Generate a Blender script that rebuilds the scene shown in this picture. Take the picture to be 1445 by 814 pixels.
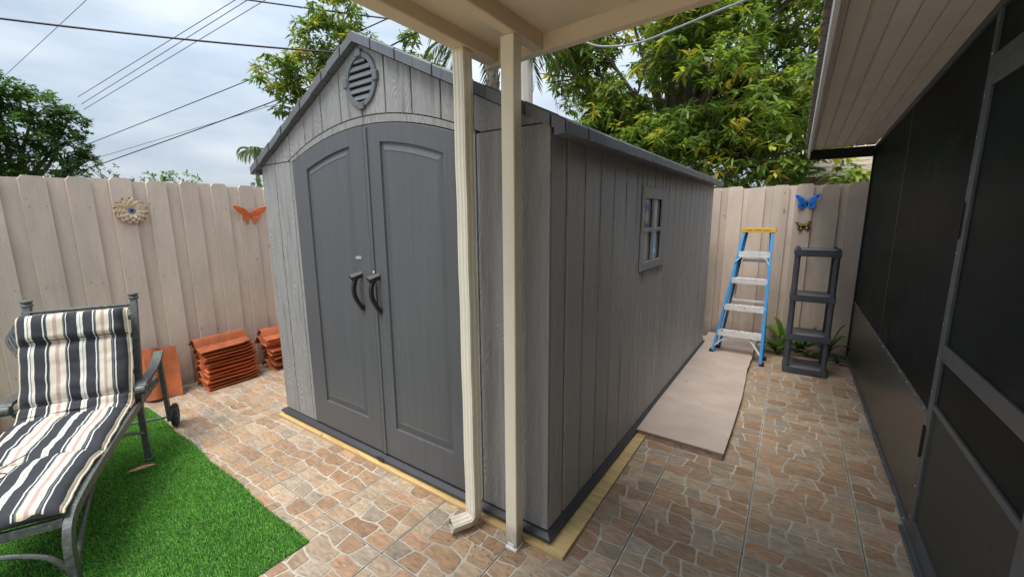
import bpy, bmesh, math, random
import numpy as np
from mathutils import Vector, Matrix, noise as mnoise
random.seed(7)
RNG = np.random.default_rng(7)
S = bpy.context.scene
COL = S.collection
for o in list(bpy.data.objects): bpy.data.objects.remove(o)

# ------------------------------------------------------------------ camera
cam_d = bpy.data.cameras.new('camera'); cam = bpy.data.objects.new('camera', cam_d); COL.objects.link(cam)
cam_d.sensor_width = 36.0; cam_d.lens = 579.824/1445*36; cam_d.clip_start = .02; cam_d.clip_end = 3000
_y, _p, _r = -0.598548, 0.172563, -0.007580
_F = Vector((math.sin(_y)*math.cos(_p), math.cos(_y)*math.cos(_p), -math.sin(_p)))
_R = Vector((math.cos(_y), -math.sin(_y), 0)); _U = _R.cross(_F)
_R2 = _R*math.cos(_r)+_U*math.sin(_r); _U2 = -_R*math.sin(_r)+_U*math.cos(_r)
cam.matrix_world = Matrix(((_R2.x, _U2.x, -_F.x, 0), (_R2.y, _U2.y, -_F.y, 0), (_R2.z, _U2.z, -_F.z, 1.55), (0, 0, 0, 1)))
S.camera = cam
S.render.resolution_x = 1024; S.render.resolution_y = 576

# ------------------------------------------------------------------ world and sun
SUN_EL, SUN_AZ = math.radians(68), math.radians(184)      # azimuth clockwise from +Y
W = bpy.data.worlds.new("World"); S.world = W; W.use_nodes = True
nt = W.node_tree; nt.nodes.clear()
def N(nt, t, **k):
    n = nt.nodes.new(t)
    for a, b in k.items(): setattr(n, a, b)
    return n
sky = N(nt, 'ShaderNodeTexSky', sky_type='NISHITA'); sky.sun_disc = False
sky.sun_elevation = SUN_EL; sky.sun_rotation = SUN_AZ; sky.air_density = 1.0; sky.dust_density = 1.5; sky.ozone_density = 1.2
tc = N(nt, 'ShaderNodeTexCoord'); mp = N(nt, 'ShaderNodeMapping'); mp.inputs['Scale'].default_value = (1.2, 1.2, 4.2)
mp.inputs['Rotation'].default_value = (0.12, 0.2, 0.5)
n1 = N(nt, 'ShaderNodeTexNoise'); n1.inputs['Scale'].default_value = 1.7; n1.inputs['Detail'].default_value = 7; n1.inputs['Roughness'].default_value = .52; n1.inputs['Distortion'].default_value = .35
n2 = N(nt, 'ShaderNodeTexNoise'); n2.inputs['Scale'].default_value = 3.1; n2.inputs['Detail'].default_value = 6; n2.inputs['Roughness'].default_value = .5
cr = N(nt, 'ShaderNodeValToRGB')
cr.color_ramp.elements[0].position = .34; cr.color_ramp.elements[0].color = (.88, .88, .88, 1)
cr.color_ramp.elements[1].position = .62; cr.color_ramp.elements[1].color = (.97, .97, .97, 1)
cc = N(nt, 'ShaderNodeValToRGB')
e = cc.color_ramp.elements
e[0].position = .30; e[0].color = (.50, .60, .72, 1); e[1].position = .70; e[1].color = (.86, .92, .97, 1)
m = e.new(.50); m.color = (.66, .755, .86, 1)
sc = N(nt, 'ShaderNodeVectorMath', operation='SCALE'); sc.inputs['Scale'].default_value = 3.75
mx = N(nt, 'ShaderNodeMixRGB'); bg = N(nt, 'ShaderNodeBackground'); bg.inputs['Strength'].default_value = .1
out = N(nt, 'ShaderNodeOutputWorld')
L = nt.links.new
L(tc.outputs['Generated'], mp.inputs['Vector']); L(mp.outputs[0], n1.inputs['Vector']); L(mp.outputs[0], n2.inputs['Vector'])
L(n1.outputs['Fac'], cr.inputs[0]); L(n2.outputs['Fac'], cc.inputs[0]); L(cc.outputs[0], sc.inputs[0])
# an overcast sky is up to three times brighter overhead than at the horizon (CIE overcast)
sz = N(nt, 'ShaderNodeSeparateXYZ'); L(tc.outputs['Generated'], sz.inputs[0])
gr = N(nt, 'ShaderNodeMapRange'); gr.inputs['From Min'].default_value = 0; gr.inputs['From Max'].default_value = 1
gr.inputs['To Min'].default_value = 3.9*.43; gr.inputs['To Max'].default_value = 3.9*1.28; L(sz.outputs['Z'], gr.inputs['Value']); L(gr.outputs[0], sc.inputs['Scale'])
L(cr.outputs[0], mx.inputs['Fac']); L(sky.outputs[0], mx.inputs['Color1']); L(sc.outputs[0], mx.inputs['Color2'])
L(mx.outputs[0], bg.inputs['Color']); L(bg.outputs[0], out.inputs['Surface'])
sd = bpy.data.lights.new('sun', 'SUN'); sd.energy = 1.0; sd.angle = math.radians(34); sd.color = (1, .965, .91)
so = bpy.data.objects.new('sun', sd); COL.objects.link(so)
_sv = Vector((math.sin(SUN_AZ)*math.cos(SUN_EL), math.cos(SUN_AZ)*math.cos(SUN_EL), math.sin(SUN_EL)))
so.rotation_euler = _sv.to_track_quat('Z', 'Y').to_euler(); so.location = _sv*30
S.view_settings.view_transform = 'Standard'; S.view_settings.look = 'None'; S.view_settings.gamma = 1
S.view_settings.use_curve_mapping = False; S.view_settings.exposure = 2.05

# ------------------------------------------------------------------ materials
def mat(name, col, rough=.7, var=.12, vs=6, st=(1, 1, 1), bump=0, bs=60, bst=None, spec=.4, metal=0, attr=False,
        speck=None, spn=.68, sps=30, coat=0, dist=0, objvar=.06, trans=0):
    M = bpy.data.materials.new(name); M.use_nodes = True; t = M.node_tree; l = t.links.new
    b = t.nodes['Principled BSDF']
    tc = N(t, 'ShaderNodeTexCoord'); oi = N(t, 'ShaderNodeObjectInfo')
    ml = N(t, 'ShaderNodeMath', operation='MULTIPLY'); ml.inputs[1].default_value = 23.7
    l(oi.outputs['Random'], ml.inputs[0])
    ad = N(t, 'ShaderNodeVectorMath', operation='ADD'); l(tc.outputs['Object'], ad.inputs[0]); l(ml.outputs[0], ad.inputs[1])
    def tex(scale, stretch, det=5, d=0):
        mm = N(t, 'ShaderNodeMapping'); mm.inputs['Scale'].default_value = stretch; l(ad.outputs[0], mm.inputs['Vector'])
        n = N(t, 'ShaderNodeTexNoise'); n.inputs['Scale'].default_value = scale; n.inputs['Detail'].default_value = det
        n.inputs['Roughness'].default_value = .6; n.inputs['Distortion'].default_value = d; l(mm.outputs[0], n.inputs['Vector'])
        return n.outputs['Fac']
    f = tex(vs, st, 6, dist)
    mr = N(t, 'ShaderNodeMapRange'); mr.inputs['From Min'].default_value = .3; mr.inputs['From Max'].default_value = .7
    mr.inputs['To Min'].default_value = 1-var; mr.inputs['To Max'].default_value = 1+var; l(f, mr.inputs['Value'])
    mo = N(t, 'ShaderNodeMapRange'); mo.inputs['To Min'].default_value = 1-objvar; mo.inputs['To Max'].default_value = 1+objvar
    l(oi.outputs['Random'], mo.inputs['Value'])
    mu = N(t, 'ShaderNodeMath', operation='MULTIPLY'); l(mr.outputs[0], mu.inputs[0]); l(mo.outputs[0], mu.inputs[1])
    sv = N(t, 'ShaderNodeVectorMath', operation='SCALE'); l(mu.outputs[0], sv.inputs['Scale'])
    if attr:
        a = N(t, 'ShaderNodeAttribute'); a.attribute_name = 'col'; l(a.outputs['Color'], sv.inputs[0])
    else:
        sv.inputs[0].default_value = col
    c = sv.outputs[0]
    if speck:
        f2 = tex(sps, (1, 1, 1), 3); r = N(t, 'ShaderNodeMapRange'); r.inputs['From Min'].default_value = spn; r.inputs['From Max'].default_value = spn+.06
        l(f2, r.inputs['Value']); mi = N(t, 'ShaderNodeMixRGB'); mi.inputs['Color2'].default_value = (*speck, 1)
        l(r.outputs[0], mi.inputs['Fac']); l(c, mi.inputs['Color1']); c = mi.outputs[0]
    l(c, b.inputs['Base Color'])
    b.inputs['Roughness'].default_value = rough; b.inputs['Metallic'].default_value = metal
    b.inputs['Specular IOR Level'].default_value = spec; b.inputs['Coat Weight'].default_value = coat
    if bump:
        f3 = tex(bs, bst or (1, 1, 1), 4, dist)
        bp = N(t, 'ShaderNodeBump'); bp.inputs['Strength'].default_value = bump; bp.inputs['Distance'].default_value = .004
        l(f3, bp.inputs['Height']); l(bp.outputs[0], b.inputs['Normal'])
    if trans:
        tr = N(t, 'ShaderNodeBsdfTranslucent'); sx = N(t, 'ShaderNodeMixShader'); sx.inputs[0].default_value = trans
        g = N(t, 'ShaderNodeVectorMath', operation='MULTIPLY'); g.inputs[1].default_value = (1.5, 1.6, .7); l(c, g.inputs[0]); l(g.outputs[0], tr.inputs['Color'])
        l(b.outputs[0], sx.inputs[1]); l(tr.outputs[0], sx.inputs[2]); l(sx.outputs[0], t.nodes['Material Output'].inputs['Surface'])
    return M

def ground_dirt(M, h, col, amt):
    '''splashed dirt and damp at the foot, a stain with its own ragged outline'''
    t = M.node_tree; l = t.links.new; b = t.nodes['Principled BSDF']; src = b.inputs['Base Color'].links[0].from_socket
    g = N(t, 'ShaderNodeNewGeometry'); sp = N(t, 'ShaderNodeSeparateXYZ'); l(g.outputs['Position'], sp.inputs[0])
    nz = N(t, 'ShaderNodeTexNoise'); nz.inputs['Scale'].default_value = 9; nz.inputs['Detail'].default_value = 6; l(g.outputs['Position'], nz.inputs[0])
    m = N(t, 'ShaderNodeMath', operation='MULTIPLY_ADD'); m.inputs[1].default_value = -h*2.4; l(nz.outputs[0], m.inputs[0]); l(sp.outputs['Z'], m.inputs[2])
    r = N(t, 'ShaderNodeMapRange'); r.inputs['From Min'].default_value = -h*.9; r.inputs['From Max'].default_value = h*.3; r.inputs['To Min'].default_value = amt; r.inputs['To Max'].default_value = 0; l(m.outputs[0], r.inputs['Value'])
    mi = N(t, 'ShaderNodeMixRGB'); mi.inputs['Color2'].default_value = (*col, 1); l(r.outputs[0], mi.inputs[0]); l(src, mi.inputs['Color1']); l(mi.outputs[0], b.inputs['Base Color'])

def siding_mat(name, col, k=250, dist_=.0013, cv=.05):
    """moulded plastic siding: pressed wood grain of cathedral lines, running vertically"""
    M = mat(name, col, rough=.5, var=cv*1.3, vs=1.0, st=(200, 200, 7), spec=.4, objvar=.06)
    t = M.node_tree; l = t.links.new; b = t.nodes['Principled BSDF']
    tc = [n for n in t.nodes if n.type == 'TEX_COORD'][0]; oi = [n for n in t.nodes if n.type == 'OBJECT_INFO'][0]
    ml = N(t, 'ShaderNodeMath', operation='MULTIPLY'); ml.inputs[1].default_value = 9; l(oi.outputs['Random'], ml.inputs[0])
    ad = N(t, 'ShaderNodeVectorMath', operation='ADD'); l(tc.outputs['Object'], ad.inputs[0]); l(ml.outputs[0], ad.inputs[1])
    m1 = N(t, 'ShaderNodeMapping'); m1.inputs['Scale'].default_value = (5.5, 5.5, .8); l(ad.outputs[0], m1.inputs[0])
    nz = N(t, 'ShaderNodeTexNoise'); nz.inputs['Scale'].default_value = 1.3; nz.inputs['Detail'].default_value = 2.2; l(m1.outputs[0], nz.inputs[0])
    mm = N(t, 'ShaderNodeMath', operation='MULTIPLY'); mm.inputs[1].default_value = k; l(nz.outputs['Fac'], mm.inputs[0])
    sn = N(t, 'ShaderNodeMath', operation='SINE'); l(mm.outputs[0], sn.inputs[0])
    m2 = N(t, 'ShaderNodeMapping'); m2.inputs['Scale'].default_value = (190, 190, 6); l(ad.outputs[0], m2.inputs[0])
    n2 = N(t, 'ShaderNodeTexNoise'); n2.inputs['Scale'].default_value = 1; n2.inputs['Detail'].default_value = 3; l(m2.outputs[0], n2.inputs[0])
    a2 = N(t, 'ShaderNodeMath', operation='MULTIPLY_ADD'); a2.inputs[1].default_value = 2.4; l(n2.outputs['Fac'], a2.inputs[0]); l(sn.outputs[0], a2.inputs[2])
    bp = N(t, 'ShaderNodeBump'); bp.inputs['Strength'].default_value = 1; bp.inputs['Distance'].default_value = dist_
    l(a2.outputs[0], bp.inputs['Height']); l(bp.outputs[0], b.inputs['Normal'])
    # self-shade of the embossed grain put into the colour, darker in the lines
    src = b.inputs['Base Color'].links[0].from_socket
    mr = N(t, 'ShaderNodeMapRange'); mr.inputs['From Min'].default_value = -1; mr.inputs['From Max'].default_value = 3; mr.inputs['To Min'].default_value = 1-cv*1.3; mr.inputs['To Max'].default_value = 1+cv; l(a2.outputs[0], mr.inputs['Value'])
    sv = N(t, 'ShaderNodeVectorMath', operation='SCALE'); l(src, sv.inputs[0]); l(mr.outputs[0], sv.inputs['Scale']); l(sv.outputs[0], b.inputs['Base Color'])
    return M

MS = {}
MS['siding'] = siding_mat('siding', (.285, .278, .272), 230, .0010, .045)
MS['siding_lightened'] = siding_mat('siding_lightened', (.40, .388, .376), 170, .0013, .05)  # same plastic as siding, colour lightened to offset the shade on the side wall
MS['sash'] = siding_mat('sash', (.34, .33, .32), 150, .001)
MS['door'] = mat('door_plastic', (.096, .099, .106), rough=.45, var=.10, vs=1.2, st=(60, 60, 2), bump=.25, bs=1, bst=(220, 220, 8), objvar=.02)
MS['trim'] = mat('trim_plastic', (.125, .133, .143), rough=.45, var=.1, vs=12, bump=.2, bs=120)
MS['groove'] = mat('groove_dark', (.006, .006, .006), rough=.9, spec=.1)
MS['base'] = mat('base_plastic', (.045, .047, .052), rough=.4, var=.1)
MS['black'] = mat('black_plastic', (.012, .013, .014), rough=.48, var=.05, spec=.5)
MS['ply'] = mat('plywood', (.60, .44, .20), rough=.7, var=.22, vs=1.3, st=(3, 14, 3), bump=.2, bs=30, bst=(3, 20, 3), speck=(.28, .15, .05), spn=.7, sps=7, dist=1.5)
MS['plyx'] = mat('plywood_front', (.58, .40, .17), rough=.7, var=.25, vs=2, st=(2, 12, 30), speck=(.22, .12, .05), spn=.7, sps=9, dist=.8)
MS['redwood'] = mat('brown_lumber', (.16, .085, .045), rough=.8, var=.3, vs=3, st=(2, 2, 20))
MS['fence'] = mat('fence_paint', (.60, .490, .400), rough=.75, var=.12, vs=3.5, st=(1.6, 1.6, .5), bump=.9, bs=5, bst=(9, 9, 1.2), speck=(.34, .25, .20), spn=.70, sps=11, objvar=.09, dist=.6)
ground_dirt(MS['fence'], .16, (.20, .14, .10), .55)
MS['cream'] = mat('cream_paint', (.86, .79, .62), rough=.5, var=.07, vs=4, st=(1, 1, .5), bump=.25, bs=30, bst=(3, 3, .6), objvar=.02, speck=(.5, .38, .22), spn=.76, sps=20)
MS['spout'] = mat('spout_paint', (.87, .82, .68), rough=.38, var=.05, vs=5, bump=.15, bs=14, objvar=.02)
ground_dirt(MS['cream'], .10, (.22, .17, .12), .75); ground_dirt(MS['spout'], .08, (.25, .20, .14), .55)
MS['tan'] = mat('tan_board', (.78, .63, .44), rough=.65, var=.08, vs=3, bump=.3, bs=40, bst=(1, 1, 3))
MS['ceil'] = mat('ceiling_board', (.76, .64, .46), rough=.7, var=.10, vs=2.2, st=(4, 1, 1), bump=.3, bs=20, bst=(6, 1, 1))
MS['soffit'] = mat('soffit_vinyl', (.68, .64, .56), rough=.7, var=.06, vs=5, bump=.2, bs=200)
MS['white'] = mat('white_metal', (.75, .74, .71), rough=.4, var=.06, vs=9)
MS['frame'] = mat('bronze_frame', (.085, .092, .098), rough=.45, var=.18, vs=12, objvar=.05)
MS['blackwood'] = mat('black_beam', (.010, .011, .013), rough=.6)
MS['screen'] = mat('screen_mesh', (.013, .0170, .0165), rough=.45, var=.4, vs=2.5, st=(1, 1, 1.6), spec=.03, speck=(.020, .026, .025), spn=.60, sps=3.5, bump=.0, objvar=.1)
MS['kick'] = mat('kick_panel', (.050, .049, .043), rough=.32, var=.25, vs=3, st=(1, 1.5, 2.5), spec=.6, bump=.05, bs=6)
MS['kickd'] = mat('door_panel', (.060, .061, .055), rough=.6, var=.18, vs=60, spec=.2)
MS['slab'] = mat('pink_slab', (.50, .405, .345), rough=.75, var=.12, vs=3.5, dist=.3, bump=.35, bs=35, speck=(.33, .24, .19), spn=.69, sps=13)
MS['slabedge'] = mat('slab_edge', (.36, .25, .19), rough=.9, var=.3, vs=25, bump=.8, bs=40)
MS['grout'] = mat('tile_body', (.44, .40, .33), rough=.8, var=.28, vs=5, bump=.3, bs=80)
MS['joint'] = mat('tile_joint', (.27, .245, .21), rough=.9, var=.35, vs=5, speck=(.45, .42, .36), spn=.55, sps=6)
MS['steel'] = mat('aluminium', (.78, .78, .77), rough=.42, var=.12, vs=14, metal=.12, speck=(.12, .1, .09), spn=.63, sps=45)
MS['tread'] = mat('worn_tread', (.62, .62, .60), rough=.6, var=.2, vs=12, speck=(.07, .06, .055), spn=.54, sps=38)
MS['blue'] = mat('blue_fibreglass', (.045, .29, .62), rough=.42, var=.12, vs=10, speck=(.7, .72, .68), spn=.73, sps=22)
MS['bluedk'] = mat('blue_channel', (.03, .16, .36), rough=.5, var=.12, vs=10)
MS['yellow'] = mat('yellow_plastic', (.80, .46, .06), rough=.4, var=.06, vs=10)
MS['rubber'] = mat('rubber', (.02, .02, .02), rough=.8)
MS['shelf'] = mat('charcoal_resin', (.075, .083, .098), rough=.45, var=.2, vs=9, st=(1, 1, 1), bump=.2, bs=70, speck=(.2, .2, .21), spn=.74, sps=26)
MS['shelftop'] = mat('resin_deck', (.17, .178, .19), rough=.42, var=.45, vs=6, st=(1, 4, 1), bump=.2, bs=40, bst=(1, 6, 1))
MS['iron'] = mat('verdigris_iron', (.115, .125, .12), rough=.5, var=.35, vs=45, bump=.4, bs=90, metal=.3, speck=(.26, .28, .26), spn=.62, sps=60)
MS['terra'] = mat('terracotta', (.46, .125, .045), rough=.75, var=.3, vs=9, bump=.3, bs=60, objvar=.25, speck=(.30, .10, .05), spn=.68, sps=12)
MS['bark'] = mat('bark', (.15, .12, .095), rough=.9, var=.3, vs=10, st=(2, 2, .6), bump=.8, bs=14, bst=(2, 2, .4))
MS['palmbark'] = mat('palm_bark', (.20, .17, .14), rough=.95, var=.55, vs=7, st=(2, 2, .5), bump=1, bs=11, bst=(2, 2, .7), dist=1.5)
MS['pole'] = mat('grey_pole', (.45, .41, .36), rough=.85, var=.18, vs=5, st=(5, 5, .3), bump=.5, bs=9, bst=(6, 6, .3))
MS['leaf'] = mat('leaves', (0, 0, 0), rough=.38, var=.10, vs=4, attr=True, spec=.45, trans=.4)
MS['stone'] = mat('stone_print', (0, 0, 0), rough=.55, var=.34, vs=14, st=(1, 3.4, 1), attr=True, spec=.35, bump=.45, bs=38, dist=1.2, objvar=.03, speck=(.36, .22, .14), spn=.70, sps=9)
MS['turf'] = mat('turf_blades', (0, 0, 0), rough=.55, var=.12, vs=7, attr=True, spec=.25, trans=.2)
MS['turfbase'] = mat('turf_base', (.02, .075, .012), rough=.9, var=.3, vs=20)
MS['bouncec'] = mat('bounce_concrete', (.50, .46, .40), rough=.85, var=.1, vs=3)
MS['ground'] = mat('ground_soil', (.11, .10, .06), rough=.95, var=.3, vs=3)
MS['wire'] = mat('black_wire', (.02, .018, .022), rough=.6)
MS['wiregrey'] = mat('grey_wire', (.16, .17, .19), rough=.6)
MS['wiresilver'] = mat('silver_cable', (.25, .26, .27), rough=.5, bump=.5, bs=60)
MS['orange'] = mat('rust_orange', (.58, .13, .035), rough=.5, var=.2, vs=20, bump=.7, bs=45)
MS['bluewing'] = mat('blue_wing', (.015, .20, .78), rough=.4, var=.3, vs=25, speck=(.01, .05, .25), spn=.66, sps=45)
MS['gold'] = mat('gold_wing', (.55, .33, .03), rough=.35, var=.3, vs=30)
MS['darkwing'] = mat('dark_wing', (.04, .028, .02), rough=.4)
MS['petal'] = mat('tan_petal', (.62, .47, .33), rough=.6, var=.15, vs=25, objvar=.15)
MS['petaldk'] = mat('amber_petal', (.50, .31, .15), rough=.6, var=.15, vs=25, objvar=.15)
MS['centre'] = mat('blue_centre', (.16, .22, .30), rough=.35, var=.15)
MS['shingle'] = mat('shingles', (.50, .40, .30), rough=.9, var=.2, vs=12, bump=.6, bs=30)
MS['brownwall'] = mat('brown_eave', (.10, .065, .045), rough=.8)
MS['housewall'] = mat('grey_wall', (.30, .29, .27), rough=.8)
MS['pinkleaf'] = mat('dry_leaf', (.62, .26, .17), rough=.6, var=.3, vs=40)
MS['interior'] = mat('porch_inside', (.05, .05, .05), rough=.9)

def glass_mat():
    M = bpy.data.materials.new('window_glass'); M.use_nodes = True; t = M.node_tree
    b = t.nodes['Principled BSDF']; b.inputs['Base Color'].default_value = (.42, .41, .40, 1)
    b.inputs['Roughness'].default_value = .02; b.inputs['Metallic'].default_value = .5
    return M
MS['glass'] = glass_mat()

def stripe_mat():
    """printed awning stripes laid out across the cushion by its own UV"""
    M = bpy.data.materials.new('striped_canvas'); M.use_nodes = True; t = M.node_tree; l = t.links.new
    b = t.nodes['Principled BSDF']; b.inputs['Roughness'].default_value = .8; b.inputs['Specular IOR Level'].default_value = .2
    uv = N(t, 'ShaderNodeUVMap'); sx = N(t, 'ShaderNodeSeparateXYZ'); l(uv.outputs[0], sx.inputs[0])
    D = (.042, .044, .050); C_ = (.64, .58, .46); P = (.46, .33, .29); G = (.13, .14, .15); Wt = (.66, .66, .60)
    # from the right rail (0) to the left rail (1), widths in 645ths of the photograph's cushion
    seq = [(0, C_), (.018, D), (.112, Wt), (.122, D), (.134, G), (.145, D), (.156, C_), (.198, P), (.228, C_), (.272, G), (.282, D), (.296, Wt), (.306, D),
           (.395, Wt), (.408, C_), (.418, G), (.424, Wt), (.45, D), (.543, Wt), (.553, D), (.563, G), (.575, C_), (.628, P), (.662, C_), (.712, G), (.722, D), (.74, Wt), (.752, D),
           (.845, Wt), (.858, C_), (.872, G), (.88, Wt), (.90, D)]
    ramps = []
    half = 18
    def ramp(part):
        r = N(t, 'ShaderNodeValToRGB'); r.color_ramp.interpolation = 'CONSTANT'; el = r.color_ramp.elements
        el[0].position = part[0][0]; el[0].color = (*part[0][1], 1); el[1].position = part[1][0]; el[1].color = (*part[1][1], 1)
        for p, c in part[2:]:
            q = el.new(p); q.color = (*c, 1)
        l(sx.outputs['X'], r.inputs[0]); return r
    r1 = ramp(seq[:half]); r2 = ramp(seq[half-1:])
    gt = N(t, 'ShaderNodeMath', operation='GREATER_THAN'); gt.inputs[1].default_value = seq[half][0]-.001; l(sx.outputs['X'], gt.inputs[0])
    mi = N(t, 'ShaderNodeMixRGB'); l(gt.outputs[0], mi.inputs[0]); l(r1.outputs[0], mi.inputs[1]); l(r2.outputs[0], mi.inputs[2])
    tc = N(t, 'ShaderNodeTexCoord'); nz = N(t, 'ShaderNodeTexNoise'); nz.inputs['Scale'].default_value = 9; nz.inputs['Detail'].default_value = 6; l(tc.outputs['Object'], nz.inputs[0])
    bp = N(t, 'ShaderNodeBump'); bp.inputs['Strength'].default_value = .6; bp.inputs['Distance'].default_value = .012; l(nz.outputs[0], bp.inputs['Height'])
    l(bp.outputs[0], b.inputs['Normal']); l(mi.outputs[0], b.inputs['Base Color'])
    return M
MS['stripe'] = stripe_mat()
MS['canvas'] = mat('cream_piping', (.68, .60, .46), rough=.8)
MS['pad'] = mat('pad_side', (.03, .032, .038), rough=.85)

# ------------------------------------------------------------------ mesh helpers
class MB:
    def __init__(s): s.v = []; s.f = []
    def add(s, v, f):
        n = len(s.v); s.v += [tuple(p) for p in v]; s.f += [tuple(i+n for i in q) for q in f]; return s
    def box(s, a, b, c=0):
        x0, y0, z0 = a; x1, y1, z1 = b
        if c <= 0:
            v = [(x, y, z) for z in (z0, z1) for y in (y0, y1) for x in (x0, x1)]
            return s.add(v, [(0, 2, 3, 1), (4, 5, 7, 6), (0, 1, 5, 4), (2, 6, 7, 3), (0, 4, 6, 2), (1, 3, 7, 5)])
        # chamfered box: 24 vertices
        v = []; idx = {}
        for ix, (x, sx) in enumerate(((x0, 1), (x1, -1))):
            for iy, (y, sy) in enumerate(((y0, 1), (y1, -1))):
                for iz, (z, sz) in enumerate(((z0, 1), (z1, -1))):
                    idx[ix, iy, iz, 'x'] = len(v); v.append((x, y+sy*c, z+sz*c))
                    idx[ix, iy, iz, 'y'] = len(v); v.append((x+sx*c, y, z+sz*c))
                    idx[ix, iy, iz, 'z'] = len(v); v.append((x+sx*c, y+sy*c, z))
        f = []
        I = lambda a, b_, c_, k: idx[a, b_, c_, k]
        f += [(I(0,0,0,'x'), I(0,0,1,'x'), I(0,1,1,'x'), I(0,1,0,'x')), (I(1,0,0,'x'), I(1,1,0,'x'), I(1,1,1,'x'), I(1,0,1,'x'))]
        f += [(I(0,0,0,'y'), I(1,0,0,'y'), I(1,0,1,'y'), I(0,0,1,'y')), (I(0,1,0,'y'), I(0,1,1,'y'), I(1,1,1,'y'), I(1,1,0,'y'))]
        f += [(I(0,0,0,'z'), I(0,1,0,'z'), I(1,1,0,'z'), I(1,0,0,'z')), (I(0,0,1,'z'), I(1,0,1,'z'), I(1,1,1,'z'), I(0,1,1,'z'))]
        for a_ in (0, 1):
            for b_ in (0, 1):
                f.append((I(a_,b_,0,'x'), I(a_,b_,1,'x'), I(a_,b_,1,'y'), I(a_,b_,0,'y')))
                f.append((I(a_,0,b_,'x'), I(a_,1,b_,'x'), I(a_,1,b_,'z'), I(a_,0,b_,'z')))
                f.append((I(0,a_,b_,'y'), I(1,a_,b_,'y'), I(1,a_,b_,'z'), I(0,a_,b_,'z')))
                for c_ in (0, 1): f.append((I(a_,b_,c_,'x'), I(a_,b_,c_,'y'), I(a_,b_,c_,'z')))
        return s.add(v, f)
    def prism(s, pts, fn, a, b):
        """pts: 2D outline; fn(u,v,w)->xyz; extruded from w=a to w=b"""
        n = len(pts); v = [fn(u, w_, a) for u, w_ in pts]+[fn(u, w_, b) for u, w_ in pts]
        f = [tuple(range(n))[::-1], tuple(range(n, 2*n))]+[(i, (i+1) % n, n+(i+1) % n, n+i) for i in range(n)]
        return s.add(v, f)
    def tube(s, pts, r, k=8, cap=True, sq=None):
        """round tube, or a bar of half sizes sq=(a,b) along a path"""
        pts = [Vector(p) for p in pts]; n = len(pts); v = []; f = []
        rr = r if isinstance(r, (list, tuple)) else [r]*n
        up = Vector((0, 0, 1)); t0 = (pts[1]-pts[0]).normalized()
        if abs(t0.dot(up)) > .95: up = Vector((1, 0, 0)) if abs(t0.x) < .5 else Vector((0, 1, 0))
        if sq: k = 4
        a = up.cross(t0).normalized()
        for i, p in enumerate(pts):
            t = ((pts[min(i+1, n-1)]-pts[max(i-1, 0)])).normalized()
            a = (a-t*a.dot(t)).normalized(); b = t.cross(a)
            if sq:
                for x, y in ((1, 1), (-1, 1), (-1, -1), (1, -1)): v.append(p+a*x*sq[0]+b*y*sq[1])
            else:
                for j in range(k):
                    th = 2*math.pi*j/k; v.append(p+(a*math.cos(th)+b*math.sin(th))*rr[i])
        for i in range(n-1):
            for j in range(k): f.append((i*k+j, i*k+(j+1) % k, (i+1)*k+(j+1) % k, (i+1)*k+j))
        if cap: f += [tuple(range(k))[::-1], tuple((n-1)*k+j for j in range(k))]
        return s.add(v, f)
    def lathe(s, prof, o, ax='z', k=16):
        """prof: (r,h) list, around an axis through o"""
        n = len(prof); v = []; f = []
        for r, h in prof:
            for j in range(k):
                c_, s_ = r*math.cos(2*math.pi*j/k), r*math.sin(2*math.pi*j/k)
                d = {'z': (c_, s_, h), 'y': (s_, h, c_), 'x': (h, c_, s_)}[ax]
                v.append((o[0]+d[0], o[1]+d[1], o[2]+d[2]))
        for i in range(n-1):
            for j in range(k): f.append((i*k+j, i*k+(j+1) % k, (i+1)*k+(j+1) % k, (i+1)*k+j))
        f += [tuple(range(k))[::-1], tuple((n-1)*k+j for j in range(k))]
        return s.add(v, f)
    def mesh(s, name, m, xf=None, smooth=False, norm=True):
        me = bpy.data.meshes.new(name); vv = [xf(Vector(p)) for p in s.v] if xf else s.v
        me.from_pydata(vv, [], s.f); me.materials.append(m); 
        if norm:
            bm = bmesh.new(); bm.from_mesh(me); bmesh.ops.recalc_face_normals(bm, faces=bm.faces); bm.to_mesh(me); bm.free()
        if smooth:
            me.polygons.foreach_set('use_smooth', [True]*len(me.polygons))
            if smooth != 'all': me.set_sharp_from_angle(angle=math.radians(40))
        me.update(); return me
    def build(s, name, m, parent=None, xf=None, smooth=False, loc=None, norm=True):
        return link(name, s.mesh(name, MS[m], xf, smooth, norm), parent, loc)

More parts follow.
